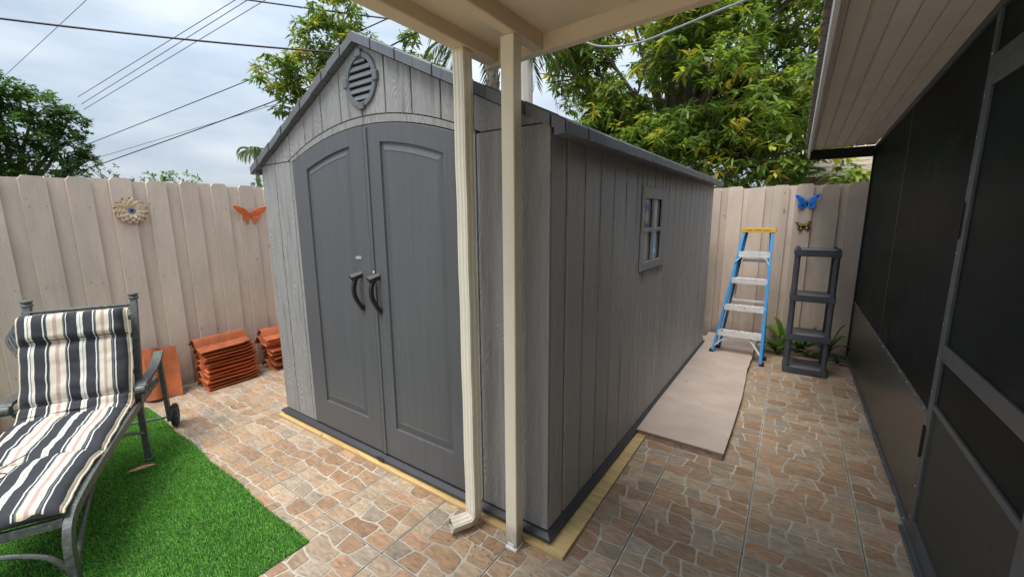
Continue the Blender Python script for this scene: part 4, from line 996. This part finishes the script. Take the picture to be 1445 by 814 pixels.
# ================================================================== CLAY ROOF TILES
def clay_mesh(w=.27, ln=.44, t=.0095):
    """S-profile pan tile, local x across, y along; narrower lugs at the head"""
    n = 20; prof = []
    for i in range(n+1):
        f_ = i/n; x = -w/2+w*f_
        if f_ < .5: z = .070*math.sin(math.pi*f_/.5)-.012*(1-f_/.5)
        elif f_ < .85: z = -.016*math.sin(math.pi*(f_-.5)/.7)
        else: z = -.016+.018*(f_-.85)/.15; x = -w/2+w*(.85+(f_-.85)*.55)
        prof.append((x, z))
    mb = MB(); ys = [-ln/2, -ln/2+.02, ln*.30, ln*.38, ln/2]; sc = [1, 1, .99, .93, .90]
    v = []
    for y, s in zip(ys, sc):
        v += [(x*s, y, z*s+(.006 if y > ln*.35 else 0)) for x, z in prof]+[(x*s, y, z*s+t+(.006 if y > ln*.35 else 0)) for x, z in prof]
    m = n+1; K = 2*m; f = []
    for k in range(len(ys)-1):
        for i in range(n):
            f.append((k*K+i, (k+1)*K+i, (k+1)*K+i+1, k*K+i+1)); f.append((k*K+m+i, k*K+m+i+1, (k+1)*K+m+i+1, (k+1)*K+m+i))
        f.append((k*K, k*K+m, (k+1)*K+m, (k+1)*K)); f.append((k*K+n, (k+1)*K+n, (k+1)*K+m+n, k*K+m+n))
    for k in (0, len(ys)-1): f += [(k*K+i, k*K+i+1, k*K+m+i+1, k*K+m+i) for i in range(n)]
    return mb.add(v, f).mesh('roof_tile', MS['terra'], smooth=True)
TM = clay_mesh()
ORD = ['bottom', 'second', 'third', 'fourth', 'fifth', 'sixth', 'seventh', 'eighth', 'ninth', 'tenth', 'eleventh', 'twelfth', 'thirteenth', 'fourteenth']
NT = 12
for i in range(NT):
    z = .018+i*.0305+(.008 if i > 1 else 0)+(.008 if i > 5 else 0); r = random.uniform(-.05, .05); sh_ = 0 if i < 2 else (.012 if 5 <= i < 9 else -.004)
    o = link('roof_tile', TM, None, (-4.385-.0085*i+random.uniform(-.004, .004)+(.02 if 2 <= i < 5 else 0), 1.592+sh_+random.uniform(-.016, .016), z), (random.uniform(-.018, .018), math.radians(1+1.1*i+random.uniform(-1.5, 1.5)), math.radians(3)+r*1.6))
    lab = ('topmost' if i == NT-1 else ORD[i] if i == 0 else ORD[i]+' from the bottom')
    tag(o, f'orange clay roof tile, {lab}, in the larger tile stack by the left fence', 'roof tile', 'clay roof tiles in the larger stack')
N2 = 9
for i in range(N2):
    z = .018+i*.033+(.03 if i > 2 else 0)+(.02 if i > 5 else 0)
    o = link('roof_tile', TM, None, (-4.40+random.uniform(-.02, .02)+(-.05 if i > 5 else 0), 2.17+random.uniform(-.02, .02)-(.02 if i > 5 else 0), z), (random.uniform(-.03, .03), math.radians(random.uniform(-2, 10)), random.uniform(-.05, .08)))
    lab = ('topmost' if i == N2-1 else ORD[i] if i == 0 else ORD[i]+' from the bottom')
    tag(o, f'orange clay roof tile, {lab}, in the small stack beside the shed corner', 'roof tile', 'clay roof tiles in the smaller stack')
# two tiles leaning on the fence
for k, (lab, dx) in enumerate((('front orange clay roof tile leaning upright against the left fence', 0), ('rear clay roof tile hidden behind the upright leaning one', -.03))):
    o = link('roof_tile', TM, None, (-4.50+dx, 1.115-.01*k, .215), None)
    o.rotation_mode = 'XYZ'
    # stand it up: length (y) to world z leaning to -x, outer face to +x
    R_ = Matrix(((0, -.32, .947), (1, 0, 0), (0, .947, .32))).to_3x3()
    R_ = Matrix.Rotation(math.radians(-18), 3, 'Z') @ R_
    o.rotation_euler = R_.to_euler(); tag(o, lab, 'roof tile')

# ================================================================== WALL ORNAMENTS
def outline_prism(pts, t0, t1): return MB().prism(pts, lambda u, v, w: (u, w, v), t0, t1)
def butterfly(name, label, loc, rz, scale, upper, lower, wing_mat, body_mat, tilt=0, spots=None, ant=True):
    """wing outlines in (x,z) for the right side; mirrored. Faces local -y, wings angled off the wall"""
    t = thing(name, label, 'butterfly ornament', loc, rz)
    t.rotation_euler = (0, tilt, rz)
    for s in (-1, 1):
        for pts, nm in ((upper, 'upper_wing'), (lower, 'lower_wing')):
            P = [(s*x*scale, z*scale) for x, z in pts]
            n = len(P); cx = sum(p[0] for p in P)/n; cz = sum(p[1] for p in P)/n; off = .004 if nm == 'upper_wing' else 0
            yv = lambda x: -.006-off-.22*abs(x)
            v = [(x, yv(x)+.004, z) for x, z in P]+[(x, yv(x), z) for x, z in P]+[(cx+(x-cx)*.86, yv(x)-.004, cz+(z-cz)*.86) for x, z in P]+[(cx, yv(cx)-.005, cz)]
            f = [tuple(range(n))]+[(i, (i+1) % n, n+(i+1) % n, n+i) for i in range(n)]+[(n+i, n+(i+1) % n, 2*n+(i+1) % n, 2*n+i) for i in range(n)]+[(2*n+i, 2*n+(i+1) % n, 3*n) for i in range(n)]
            w = MB().add(v, f).build(nm, wing_mat, t)
            if spots:
                for (sx, sz, r, sm, wn) in spots:
                    if wn == nm:
                        x_, z_ = s*sx*scale, sz*scale
                        MB().lathe([(r*scale, 0), (r*scale*.9, -.0025)], (x_, yv(x_)-.0055, z_), 'y', 10).build('wing_spot', sm, w)
    b = MB().lathe([(.002, -.16*scale), (.010*scale*4, -.10*scale), (.009*scale*4, .02*scale), (.012*scale*4, .05*scale), (.006*scale*4, .09*scale), (.010*scale*4, .12*scale), (.002, .16*scale)], (0, -.012, 0), 'z', 8).build('body', body_mat, t)
    if ant:
        for s in (-1, 1): MB().tube(cr_path([(0, -.014, .14*scale), (s*.06*scale, -.018, .26*scale), (s*.14*scale, -.018, .36*scale)], 4), .0016, 5).build('antenna', body_mat, t)
    return t
up = [(.02, .0), (.10, .22), (.30, .42), (.52, .52), (.62, .50), (.60, .40), (.48, .22), (.40, .04), (.22, -.02)]
lo = [(.02, .0), (.22, -.02), (.40, .0), (.46, -.12), (.42, -.26), (.28, -.34), (.12, -.30), (.03, -.16)]
butterfly('butterfly_ornament', 'bright blue metal butterfly on the back fence above the shelf unit', (.09, 5.748, 1.675), 0, .19, up, lo, 'bluewing', 'darkwing', 0,
          [(.47, .40, .05, 'darkwing', 'upper_wing'), (.34, .33, .035, 'gold', 'upper_wing'), (.20, -.10, .055, 'darkwing', 'lower_wing'), (.20, -.10, .03, 'gold', 'lower_wing')])
butterfly('butterfly_ornament', 'small gold and brown butterfly on the back fence under the blue one', (.085, 5.748, 1.415), 0, .125, up, lo, 'darkwing', 'darkwing', -.12,
          [(.30, .28, .10, 'gold', 'upper_wing'), (.45, .42, .06, 'gold', 'upper_wing'), (.20, .12, .08, 'gold', 'upper_wing'), (.22, -.14, .10, 'gold', 'lower_wing')])
up2 = [(.02, .02), (.10, .16), (.34, .34), (.62, .44), (.88, .50), (.92, .44), (.84, .30), (.70, .14), (.50, .0), (.30, -.06), (.10, -.06)]
lo2 = [(.02, .0), (.30, -.02), (.48, -.06), (.46, -.20), (.36, -.30), (.25, -.34), (.24, -.50), (.16, -.55), (.12, -.46), (.10, -.30), (.03, -.20)]
butterfly('butterfly_ornament', 'rust orange clay butterfly on the left fence near the shed', (-4.642, 2.035, 1.595), math.pi/2, .185, up2, lo2, 'orange', 'orange', 0)
# flower
fw = thing('flower_ornament', 'tan layered petal flower with blue centre hung on the left fence', 'flower ornament', (-4.642, 1.107, 1.623), math.pi/2)
def petal_mesh(L_, Wd, m):
    pts = [(0, .15*L_), (Wd*.35, .3*L_), (Wd*.5, .6*L_), (Wd*.42, .82*L_), (0, L_), (-Wd*.42, .82*L_), (-Wd*.5, .6*L_), (-Wd*.35, .3*L_)]
    v = [(x, .0, z) for x, z in pts]+[(x*.8, -.004, z*.98+.001) for x, z in pts]+[(0, -.001, .25*L_), (0, -.001, .85*L_)]
    f = [tuple(range(8))[::-1]]+[(i, (i+1) % 8, 8+(i+1) % 8, 8+i) for i in range(8)]+[(8, 9, 16), (9, 10, 17, 16), (10, 11, 17), (11, 12, 17), (12, 13, 17), (13, 14, 17), (14, 15, 16, 17), (15, 8, 16)]
    return MB().add(v, f).mesh('petal', MS[m])
for ring_, (cnt, L_, yy, tl, m) in enumerate(((14, .118, -.004, .05, 'petaldk'), (14, .112, -.010, .12, 'petal'), (12, .092, -.016, .22, 'petal'), (10, .068, -.022, .34, 'petal'))):
    pm = petal_mesh(L_, L_*.42, m)
    for k in range(cnt):
        o = link('petal', pm, fw, (0, yy, 0)); o.rotation_euler = (Matrix.Rotation(2*math.pi*(k+.5*ring_)/cnt, 3, 'Y') @ Matrix.Rotation(tl, 3, 'X')).to_euler()
ct = MB().lathe([(.028, -.016), (.030, -.030), (.024, -.036), (.012, -.036), (.010, -.030)], (0, 0, 0), 'y', 18).build('flower_centre', 'centre', fw, smooth=True)
MB().lathe([(.0105, -.034), (.009, -.0375)], (0, 0, 0), 'y', 12).build('centre_bead', 'black', ct)

# ================================================================== PLANTS BEHIND THE SHELVES
def strap_leaf(base, tip, w, droop, col, name, par):
    b, t = Vector(base), Vector(tip); d = t-b; sd_ = Vector((-d.y, d.x, 0)); sd_ = sd_.normalized() if sd_.length > .01 else Vector((1, 0, 0))
    v = []; n = 9
    for k in range(n+1):
        f_ = k/n; p = b+d*f_+Vector((0, 0, droop*4*f_*(1-f_))); ww = w*math.sin(math.pi*min(1, .18+.82*f_))**.6*(1 if f_ < .98 else .1)
        v += [p-sd_*ww+Vector((0, 0, ww*.4)), p, p+sd_*ww+Vector((0, 0, ww*.4))]
    me = MB().add(v, [(3*k, 3*k+1, 3*k+4, 3*k+3) for k in range(n)]+[(3*k+1, 3*k+2, 3*k+5, 3*k+4) for k in range(n)]).mesh(name, MS['leaf'], norm=False, smooth='all')
    setcol(me, col); return link(name, me, par)
def plant(label, loc, n, length, w, seed, cols, up=.5):
    r = random.Random(seed); t = thing('strap_leaf_plant', label, 'plant', loc, 0, 'plants along the foot of the back fence')
    for k in range(n):
        a_ = 2*math.pi*k/n+r.uniform(-.4, .4); L_ = length*r.uniform(.6, 1.1); el = r.uniform(.15, 1.1)*up
        tip = (math.cos(a_)*L_*math.cos(el), -abs(math.sin(a_))*L_*.45 if math.sin(a_) < 0 else math.sin(a_)*L_*.4, L_*math.sin(el)+.01)
        strap_leaf((r.uniform(-.01, .01), r.uniform(-.01, .01), .01), tip, w*r.uniform(.7, 1.2), L_*.22, r.choice(cols), 'leaf', t)
GR = [(.06, .14, .03), (.045, .11, .025), (.10, .20, .04), (.17, .27, .04)]
plant('spiky dark green plant between the ladder and the shelf unit', (-.03, 5.32, 0), 20, .28, .016, 1, GR[:3], .8)
plant('green strap-leaved plant seen through the lowest shelf', (.18, 5.55, 0), 16, .36, .02, 2, GR[:3], .9)
plant('broad yellow-green leaved plant against the fence right of the ladder', (.02, 5.58, 0), 6, .50, .04, 3, [(.20, .32, .04), (.15, .27, .05)], 1.0)
plant('small grey-green succulent right of the shelf unit', (.50, 5.33, 0), 12, .10, .016, 4, [(.16, .24, .10), (.11, .18, .07)], 1.2)
plant('low leafy plant behind the shelf unit by the porch corner', (.42, 5.58, 0), 9, .40, .03, 5, [(.08, .15, .04), (.03, .06, .03)], 1.3)
plant('small reddish tipped plant under the lowest shelf', (.27, 5.42, 0), 10, .14, .012, 6, [(.28, .20, .10), (.20, .24, .10)], 1.0)
stuff(MB().box((-.16, 5.40, -.010), (.592, 5.72, .012), .004).build('planting_soil', 'ground', None))

# ================================================================== TREES
def leaf_cloud(cent, nleaf, L_, Wd, droop, palette, rng, spread=1.0):
    """rosettes of long leaves at every centre"""
    M_ = len(cent); C_ = np.repeat(cent, nleaf, 0); n = len(C_)
    th = rng.uniform(0, 2*np.pi, n); el = rng.normal(droop, .42, n); Ln = L_*rng.uniform(.45, 1.25, n); Wn = Wd*rng.uniform(.7, 1.2, n)
    d = np.stack([np.cos(th)*np.cos(el), np.sin(th)*np.cos(el), np.sin(el)], 1)
    side = np.stack([-np.sin(th), np.cos(th), np.zeros(n)], 1); roll = rng.uniform(-.7, .7, n)[:, None]
    upv = np.cross(side, d); sd_ = side*np.cos(roll)+upv*np.sin(roll); nrm = np.cross(sd_, d)
    base = C_+d*(Ln*.08)[:, None]*spread+rng.normal(0, L_*.12, (n, 3))
    mid = base+d*(Ln*.45)[:, None]; tip = base+d*Ln[:, None]+np.array([0, 0, -1])*(Ln*.22)[:, None]
    V = np.empty((n, 4, 3)); V[:, 0] = base; V[:, 1] = mid-sd_*Wn[:, None]+nrm*(Wn*.35)[:, None]; V[:, 2] = tip; V[:, 3] = mid+sd_*Wn[:, None]+nrm*(Wn*.35)[:, None]
    I = np.arange(n)[:, None]*4; Fc = np.concatenate([I+np.array([[0, 1, 2]]), I+np.array([[0, 2, 3]])])
    pal = np.array(palette); pc = np.repeat(rng.choice(len(pal), M_, p=None), nleaf); col = pal[pc]*rng.uniform(.75, 1.25, n)[:, None]
    return V.reshape(-1, 3), Fc, np.repeat(col, 4, 0)
def tree(name, label, base, trunk_top, r0, blobs, per, nleaf, L_, Wd, palette, seed, droop=-.35, group=None, tcat='tree', bark='bark'):
    """blobs: list of (x,y,z,rx,rz); foliage sits on and in each clump, a limb runs to each"""
    rng = np.random.default_rng(seed); r = random.Random(seed)
    t = thing(name, label, tcat, base, 0, group); bv = Vector(base)
    tt = Vector(trunk_top)-bv
    mid = tt*.5+Vector((r.uniform(-.1, .1), r.uniform(-.1, .1), 0))
    MB().tube(cr_path([(0, 0, -.02), tuple(mid), tuple(tt)], 5), [r0*(1-.4*k/10) for k in range(11)], 10).build('trunk', bark, t, smooth=True)
    cents = []
    mb = MB()
    for (x, y, z, rx, rz) in blobs:
        c_ = Vector((x, y, z))-bv
        n = int(per*(rx*rx)/.5)+4
        u = rng.normal(size=(n, 3)); u /= np.linalg.norm(u, axis=1)[:, None]; rad = rng.uniform(.35, 1, n)**.5
        cents.append(np.array(c_)+u*rad[:, None]*np.array([rx, rx, rz]))
        m_ = tt.lerp(c_, .5)+Vector((r.uniform(-.2, .2), r.uniform(-.2, .2), -.15))
        rb = max(.015, r0*.32); mb.tube(cr_path([tuple(tt*.92), tuple(m_), tuple(c_)], 4), [rb*(1-.75*k/8) for k in range(9)], 6)
        for q in range(3):
            e_ = c_+Vector((r.uniform(-1, 1)*rx, r.uniform(-1, 1)*rx, r.uniform(-.6, 1)*rz)); mb.tube([tuple(c_*.8+m_*.2), tuple(e_)], [rb*.35, rb*.12], 5)
    mb.build('branches', bark, t, smooth=True)
    V, Fc, col = leaf_cloud(np.concatenate(cents), nleaf, L_, Wd, droop, palette, rng)
    stuff(link('crown', np_mesh('crown', V, Fc, 'leaf', col), t))
    return t
def fill(cx, cy, cz, RX, RY, RZ, n, rr, seed, zmin=-9):
    r = random.Random(seed); out = []
    while len(out) < n:
        u = Vector((r.gauss(0, 1), r.gauss(0, 1), r.gauss(0, 1))).normalized()*(r.uniform(.3, 1)**.5)
        z = cz+u.z*RZ
        if z < zmin: continue
        s = r.uniform(.75, 1.25)*rr; out.append((cx+u.x*RX, cy+u.y*RY, z, s, s*.75))
    return out
MG = [(.09, .17, .025), (.115, .205, .03), (.15, .25, .035), (.075, .14, .025), (.19, .29, .035), (.27, .33, .04), (.125, .22, .035), (.095, .17, .03), (.10, .19, .03), (.35, .36, .05), (.08, .15, .03)]
MG = [(r_*1.35, g_*1.12, b_*1.5) for r_, g_, b_ in MG]
tree('mango_tree', 'large spreading mango tree filling the view behind the back fence', (-2.3, 10.4, 0), (-2.6, 10.5, 3.3), .24,
     fill(-2.1, 10.2, 4.5, 3.3, 1.7, 2.9, 66, .70, 5, 2.1)+[(-.6, 9.0, 2.5, .8, .6), (.35, 9.0, 2.3, .6, .5), (-2.9, 9.1, 2.7, .9, .7), (-4.3, 9.4, 2.6, .8, .6), (-3.6, 9.0, 3.3, .8, .7), (-1.6, 8.8, 3.0, .8, .8), (-4.9, 9.9, 3.2, .7, .6), (-.4, 8.8, 3.5, .8, .7)],
     64, 12, .205, .034, MG, 21, droop=-.2)
tree('mango_tree', 'loose crowned mango tree rising behind the shed roof and vent', (-10.2, 8.3, 0), (-10.4, 7.9, 3.6), .2,
     [(-11.3, 5.95, 5.2, .62, .5), (-11.2, 6.3, 4.6, .6, .55), (-10.9, 6.7, 5.3, .75, .65), (-10.8, 7.0, 6.2, .8, .7), (-10.5, 7.4, 5.3, .8, .7), (-10.6, 7.4, 6.9, .7, .6), (-10.3, 7.8, 6.0, .7, .7), (-9.9, 8.2, 5.4, .6, .6), (-10.4, 7.6, 4.4, .8, .7), (-9.3, 9.0, 5.9, .5, .45), (-9.7, 8.6, 5.1, .6, .6), (-11.0, 6.6, 3.9, .6, .5), (-9.5, 8.9, 6.6, .3, .3), (-9.1, 9.3, 5.2, .5, .4)],
     68, 12, .205, .034, MG, 22, droop=-.2)
OK_ = [(.06, .12, .03), (.08, .155, .035), (.10, .19, .045), (.05, .10, .026), (.07, .13, .03)]
tree('broadleaf_tree', 'dark green broadleaf tree above the left end of the fence', (-16.6, 1.6, 0), (-16.4, 1.7, 2.4), .22,
     [(-16.0, 1.0, 4.5, .8, .6), (-16.1, 1.7, 4.6, .75, .5), (-15.9, 2.3, 4.3, .7, .5), (-15.8, 2.8, 4.0, .5, .4), (-15.8, 2.6, 3.5, .6, .5), (-16.0, 1.9, 3.7, .9, .6), (-16.1, 1.1, 3.6, .9, .6), (-16, .3, 4.2, .9, .7), (-15.7, 3.0, 3.1, .35, .3), (-16.0, 2.2, 2.9, .8, .5), (-16, 1.2, 2.7, .9, .6), (-16.0, .1, 3.2, .9, .8)],
     150, 14, .12, .026, OK_, 23, droop=.1)
tree('leafy_shrub', 'rounded olive green shrub peeking over the fence beside the dark tree', (-16.9, 3.35, 0), (-16.9, 3.35, 1.8), .1, [(-16.9, 3.0, 2.7, .5, .4), (-16.8, 3.5, 2.85, .5, .36), (-16.8, 3.9, 2.6, .4, .3), (-16.9, 2.5, 2.75, .4, .35)], 60, 12, .10, .024, [(.08, .12, .03), (.11, .14, .03), (.06, .10, .025)], 24, droop=.2, tcat='shrub')
tree('leafy_shrub', 'sparse light green shoots showing over the middle of the left fence', (-13.5, 4.1, 0), (-13.5, 4.1, 1.8), .05, [(-13.5, 3.75, 2.5, .3, .2), (-13.4, 4.1, 2.62, .25, .16), (-13.4, 4.5, 2.6, .3, .18)], 90, 7, .10, .022, [(.12, .20, .05), (.09, .17, .04)], 25, droop=.6, tcat='shrub')
tree('leafy_shrub', 'small dark bush just visible beside the left corner of the shed roof', (-22.6, 10.6, 0), (-22.6, 10.6, 2.4), .1, [(-22.6, 10.6, 3.2, .45, .5)], 60, 12, .14, .04, OK_, 26, droop=.2, tcat='shrub')
# palms
def frond(par, base, az, length, rise, sag, seed, cols, nl=34, ll=.38, lw=.016):
    r = random.Random(seed); pts = []; n = nl
    b = Vector(base); h = Vector((math.cos(az), math.sin(az), 0)); sdv = Vector((-h.y, h.x, 0))
    for k in range(n+1):
        f_ = k/n; pts.append(b+h*length*math.sin(f_*1.35)/math.sin(1.35)+Vector((0, 0, rise*math.sin(f_*math.pi*.55)-sag*f_**2.2)))
    mb = MB().tube(pts, [.014*(1-.8*k/n) for k in range(n+1)], 5); ribs = len(mb.v)
    for k in range(3, n+1):
        t = (pts[k]-pts[k-1]).normalized(); f_ = k/n; l_ = ll*math.sin(math.pi*min(1, .25+.75*(1-f_)*1.05))**.6
        for s in (-1, 1):
            dr = (sdv*s*.75+t*.75+Vector((0, 0, -.35+r.uniform(-.15, .15)))).normalized(); p = pts[k]; q = p+dr*l_*.5; e_ = p+dr*l_+Vector((0, 0, -.22*l_))
            w = t*lw
            mb.add([p, q-w, e_, q+w+Vector((0, 0, .004))], [(0, 1, 2), (0, 2, 3)])
    me = mb.mesh('frond', MS['leaf'], norm=False); setcol(me, r.choice(cols)); return link('frond', me, par)
PC = [(.045, .085, .022), (.06, .11, .025), (.09, .13, .03), (.035, .065, .02)]
pm_ = thing('palm_tree', 'palm with rough trunk and hanging fronds seen between the posts behind the shed', 'palm', (-5.36, 7.22, 0))
MB().tube([(0, 0, -.02), (.0, 0, 2.5), (.0, .0, 5.3)], [.15, .12, .11], 14).build('trunk', 'palmbark', pm_, smooth=True)
mbf = MB()
for k in range(90):
    z = 3.0+k*.026; a_ = k*2.4; x, y = .115*math.cos(a_), .115*math.sin(a_); mbf.tube([(x, y, z), (x*1.18, y*1.18, z+.10), (x*1.3, y*1.3, z+.17)], [.028, .02, .006], 4)
stuff(mbf.build('bark_boots', 'palmbark', pm_))
for k, (az, ln, ri, sg) in enumerate(((math.radians(215), 1.25, .25, 1.15), (math.radians(200), 1.5, .3, .75), (math.radians(235), .9, .1, 1.2), (math.radians(35), 1.5, .15, 1.4), (math.radians(20), 1.3, .2, 1.5), (math.radians(45), 1.7, .3, .8),
                                      (math.radians(0), 1.4, .3, .9), (math.radians(60), 1.6, .4, .9), (math.radians(90), 1.7, .4, .9), (math.radians(130), 1.7, .4, .9), (math.radians(170), 1.6, .4, .9), (math.radians(265), 1.5, .5, .9), (math.radians(310), 1.5, .5, .9), (math.radians(340), 1.4, .4, 1.2))):
    frond(pm_, (0, 0, 5.15), az, ln, ri, sg, k, PC)
pf_ = thing('palm_tree', 'distant small palm standing left of the shed roof', 'palm', (-36.3, 16.8, 0))
MB().tube([(0, 0, -.02), (.1, 0, 4), (0, 0, 7.0)], [.22, .16, .14], 10).build('trunk', 'palmbark', pf_, smooth=True)
for k in range(17): frond(pf_, (0, 0, 6.9), k*2.4, random.uniform(.9, 1.25), .55 if k % 2 else .15, .8, 50+k, [(.12, .15, .05), (.09, .12, .04)], 14, .5, .06)

# ================================================================== POLE, WIRES, FAR HOUSE
pl = thing('utility_pole', 'pale weathered utility pole rising behind the shed, right of the square post', 'pole', (-4.33, 6.76, 0))
MB().lathe([(.19, -.02), (.178, 3.0), (.165, 6.0), (.15, 9.0)], (0, 0, 0), 'z', 20).build('shaft', 'pole', pl, smooth=True)
MB().tube([(.10, -.145, 0.1), (.115, -.125, 3.4), (.155, -.07, 5), (.14, -.06, 8.8)], .006, 5).build('ground_wire', 'wire', pl)
def wire(label, pts, r, m, sag=0, name='overhead_wire'):
    P = [Vector(p) for p in pts]
    if len(P) == 2:
        a_, b_ = P; P = [a_.lerp(b_, k/24)+Vector((0, 0, -sag*4*(k/24)*(1-k/24))) for k in range(25)]
    else: P = cr_path(P, 8)
    o_ = P[0].copy(); t = MB().tube([tuple(p-o_) for p in P], r, 6).build(name, m, None, smooth=True); t.location = o_
    return tag(t, label, 'wire', 'overhead wires')
def ext(a_, b_, e0, e1):
    a_, b_ = Vector(a_), Vector(b_); d = b_-a_; return tuple(a_-d*e0), tuple(b_+d*e1)
wire('thick dark wire crossing the sky from the top left corner to the tree', ext((-13.89, 1.78, 5.73), (-10.41, 5.98, 5.61), .6, .15), .021, 'wire', .1)
wire('dark wire sloping down over the shed roof at the top of the sky', ext((-12.53, 6.24, 7.34), (-7.22, 9.59, 6.47), .3, .2), .019, 'wire', .05)
wire('upper of the three thin parallel wires climbing to the right', ext((-29.44, 5.76, 7.45), (-18.18, 8.34, 9.68), .0, .6), .014, 'wiregrey')
wire('middle of the three thin parallel wires climbing to the right', ext((-29.43, 5.84, 7.14), (-18.01, 8.7, 9.77), .0, .6), .014, 'wiregrey')
wire('lowest of the three thin parallel wires climbing to the right', ext((-29.42, 5.88, 6.89), (-17.74, 9.23, 9.9), .0, .6), .014, 'wiregrey')
wire('faint thin wire in the upper left sky above the broadleaf tree', ext((-39.66, 5.22, 10.63), (-29.26, 6.63, 12.01), .3, .5), .014, 'wiregrey')
wire('dark wire rising across the tree to the peak of the shed', [(-29.46, 5.66, 5.16), (-16.3, 7.63, 6.35), (-9.2, 7.7, 6.51), (-5.5, 7.7, 6.6)], .015, 'wire')
wire('lowest thick dark wire rising from the fence towards the shed gable', [(-24.64, 4.21, 3.37), (-13.21, 7.11, 5.17), (-6.36, 6.37, 5.21), (-4.3, 6.5, 5.3)], .016, 'wire')
wire('thin grey wire just above the lowest dark wire', ext((-29.4, 5.9, 4.55), (-22.98, 9.85, 6.42), .0, .5), .013, 'wiregrey')
wire('silver twisted cable hanging in front of the big mango tree', [(-2.7, 4.9, 3.85), (-2.291, 4.89, 3.607), (-2.039, 4.892, 3.491), (-1.605, 4.841, 3.417), (-1.148, 4.764, 3.444), (-.801, 4.631, 3.444), (-.506, 4.472, 3.418), (-.233, 4.294, 3.419)], .011, 'wiresilver', name='hanging_cable')
hs = thing('neighbour_house', 'neighbouring house with tan shingled roof glimpsed beside the porch corner', 'house', (1.5, 12, 0))
MB().box((-1.6, 0, 0), (4, 5, 2.25)).build('wall', 'housewall', hs)
MB().add([(-2.0, -.45, 2.36), (4.5, -.45, 2.36), (4.5, 3, 4.1), (-2.0, 3, 4.1), (-2.0, 6.4, 2.36), (4.5, 6.4, 2.36)], [(0, 1, 2, 3), (3, 2, 5, 4), (0, 3, 4), (1, 5, 2)]).build('roof', 'shingle', hs)
MB().box((-2.0, -.50, 2.24), (4.5, -.452, 2.365), .004).build('fascia', 'brownwall', hs)
mb = MB()
for k in range(14):
    yk = -.45+.24*k; zk = 2.36+(yk+.45)*.504; mb.box((-2.0, yk, zk), (4.5, yk+.245, zk+.014))
stuff(mb.build('shingle_courses', 'shingle', hs))

# small litter round the post and along the shed base
mb = MB(); r = random.Random(9)
for k in range(70):
    if k < 40: x, y = r.gauss(-1.05, .14), r.gauss(1.34, .07)
    elif k < 55: x, y = r.uniform(-3.6, -.75), r.uniform(.9, 1.45)
    else: x, y = r.uniform(-.6, .55), r.uniform(1.6, 5)
    a_ = r.uniform(0, 3.1); l_ = r.uniform(.002, .007); w = r.uniform(.0012, .003); z = .0015
    if k > 54 and x < -.2 and y > 2.7: continue
    p = [(x+math.cos(a_)*u*l_-math.sin(a_)*v*w, y+math.sin(a_)*u*l_+math.cos(a_)*v*w, z+.001*q) for q in (0, 1) for u, v in ((-1, -1), (1, -.6), (.8, 1), (-.9, .7))]
    mb.add(p, [(0, 1, 2, 3), (7, 6, 5, 4), (0, 4, 5, 1), (1, 5, 6, 2), (2, 6, 7, 3), (3, 7, 4, 0)])
stuff(mb.build('ground_litter', 'bark'))
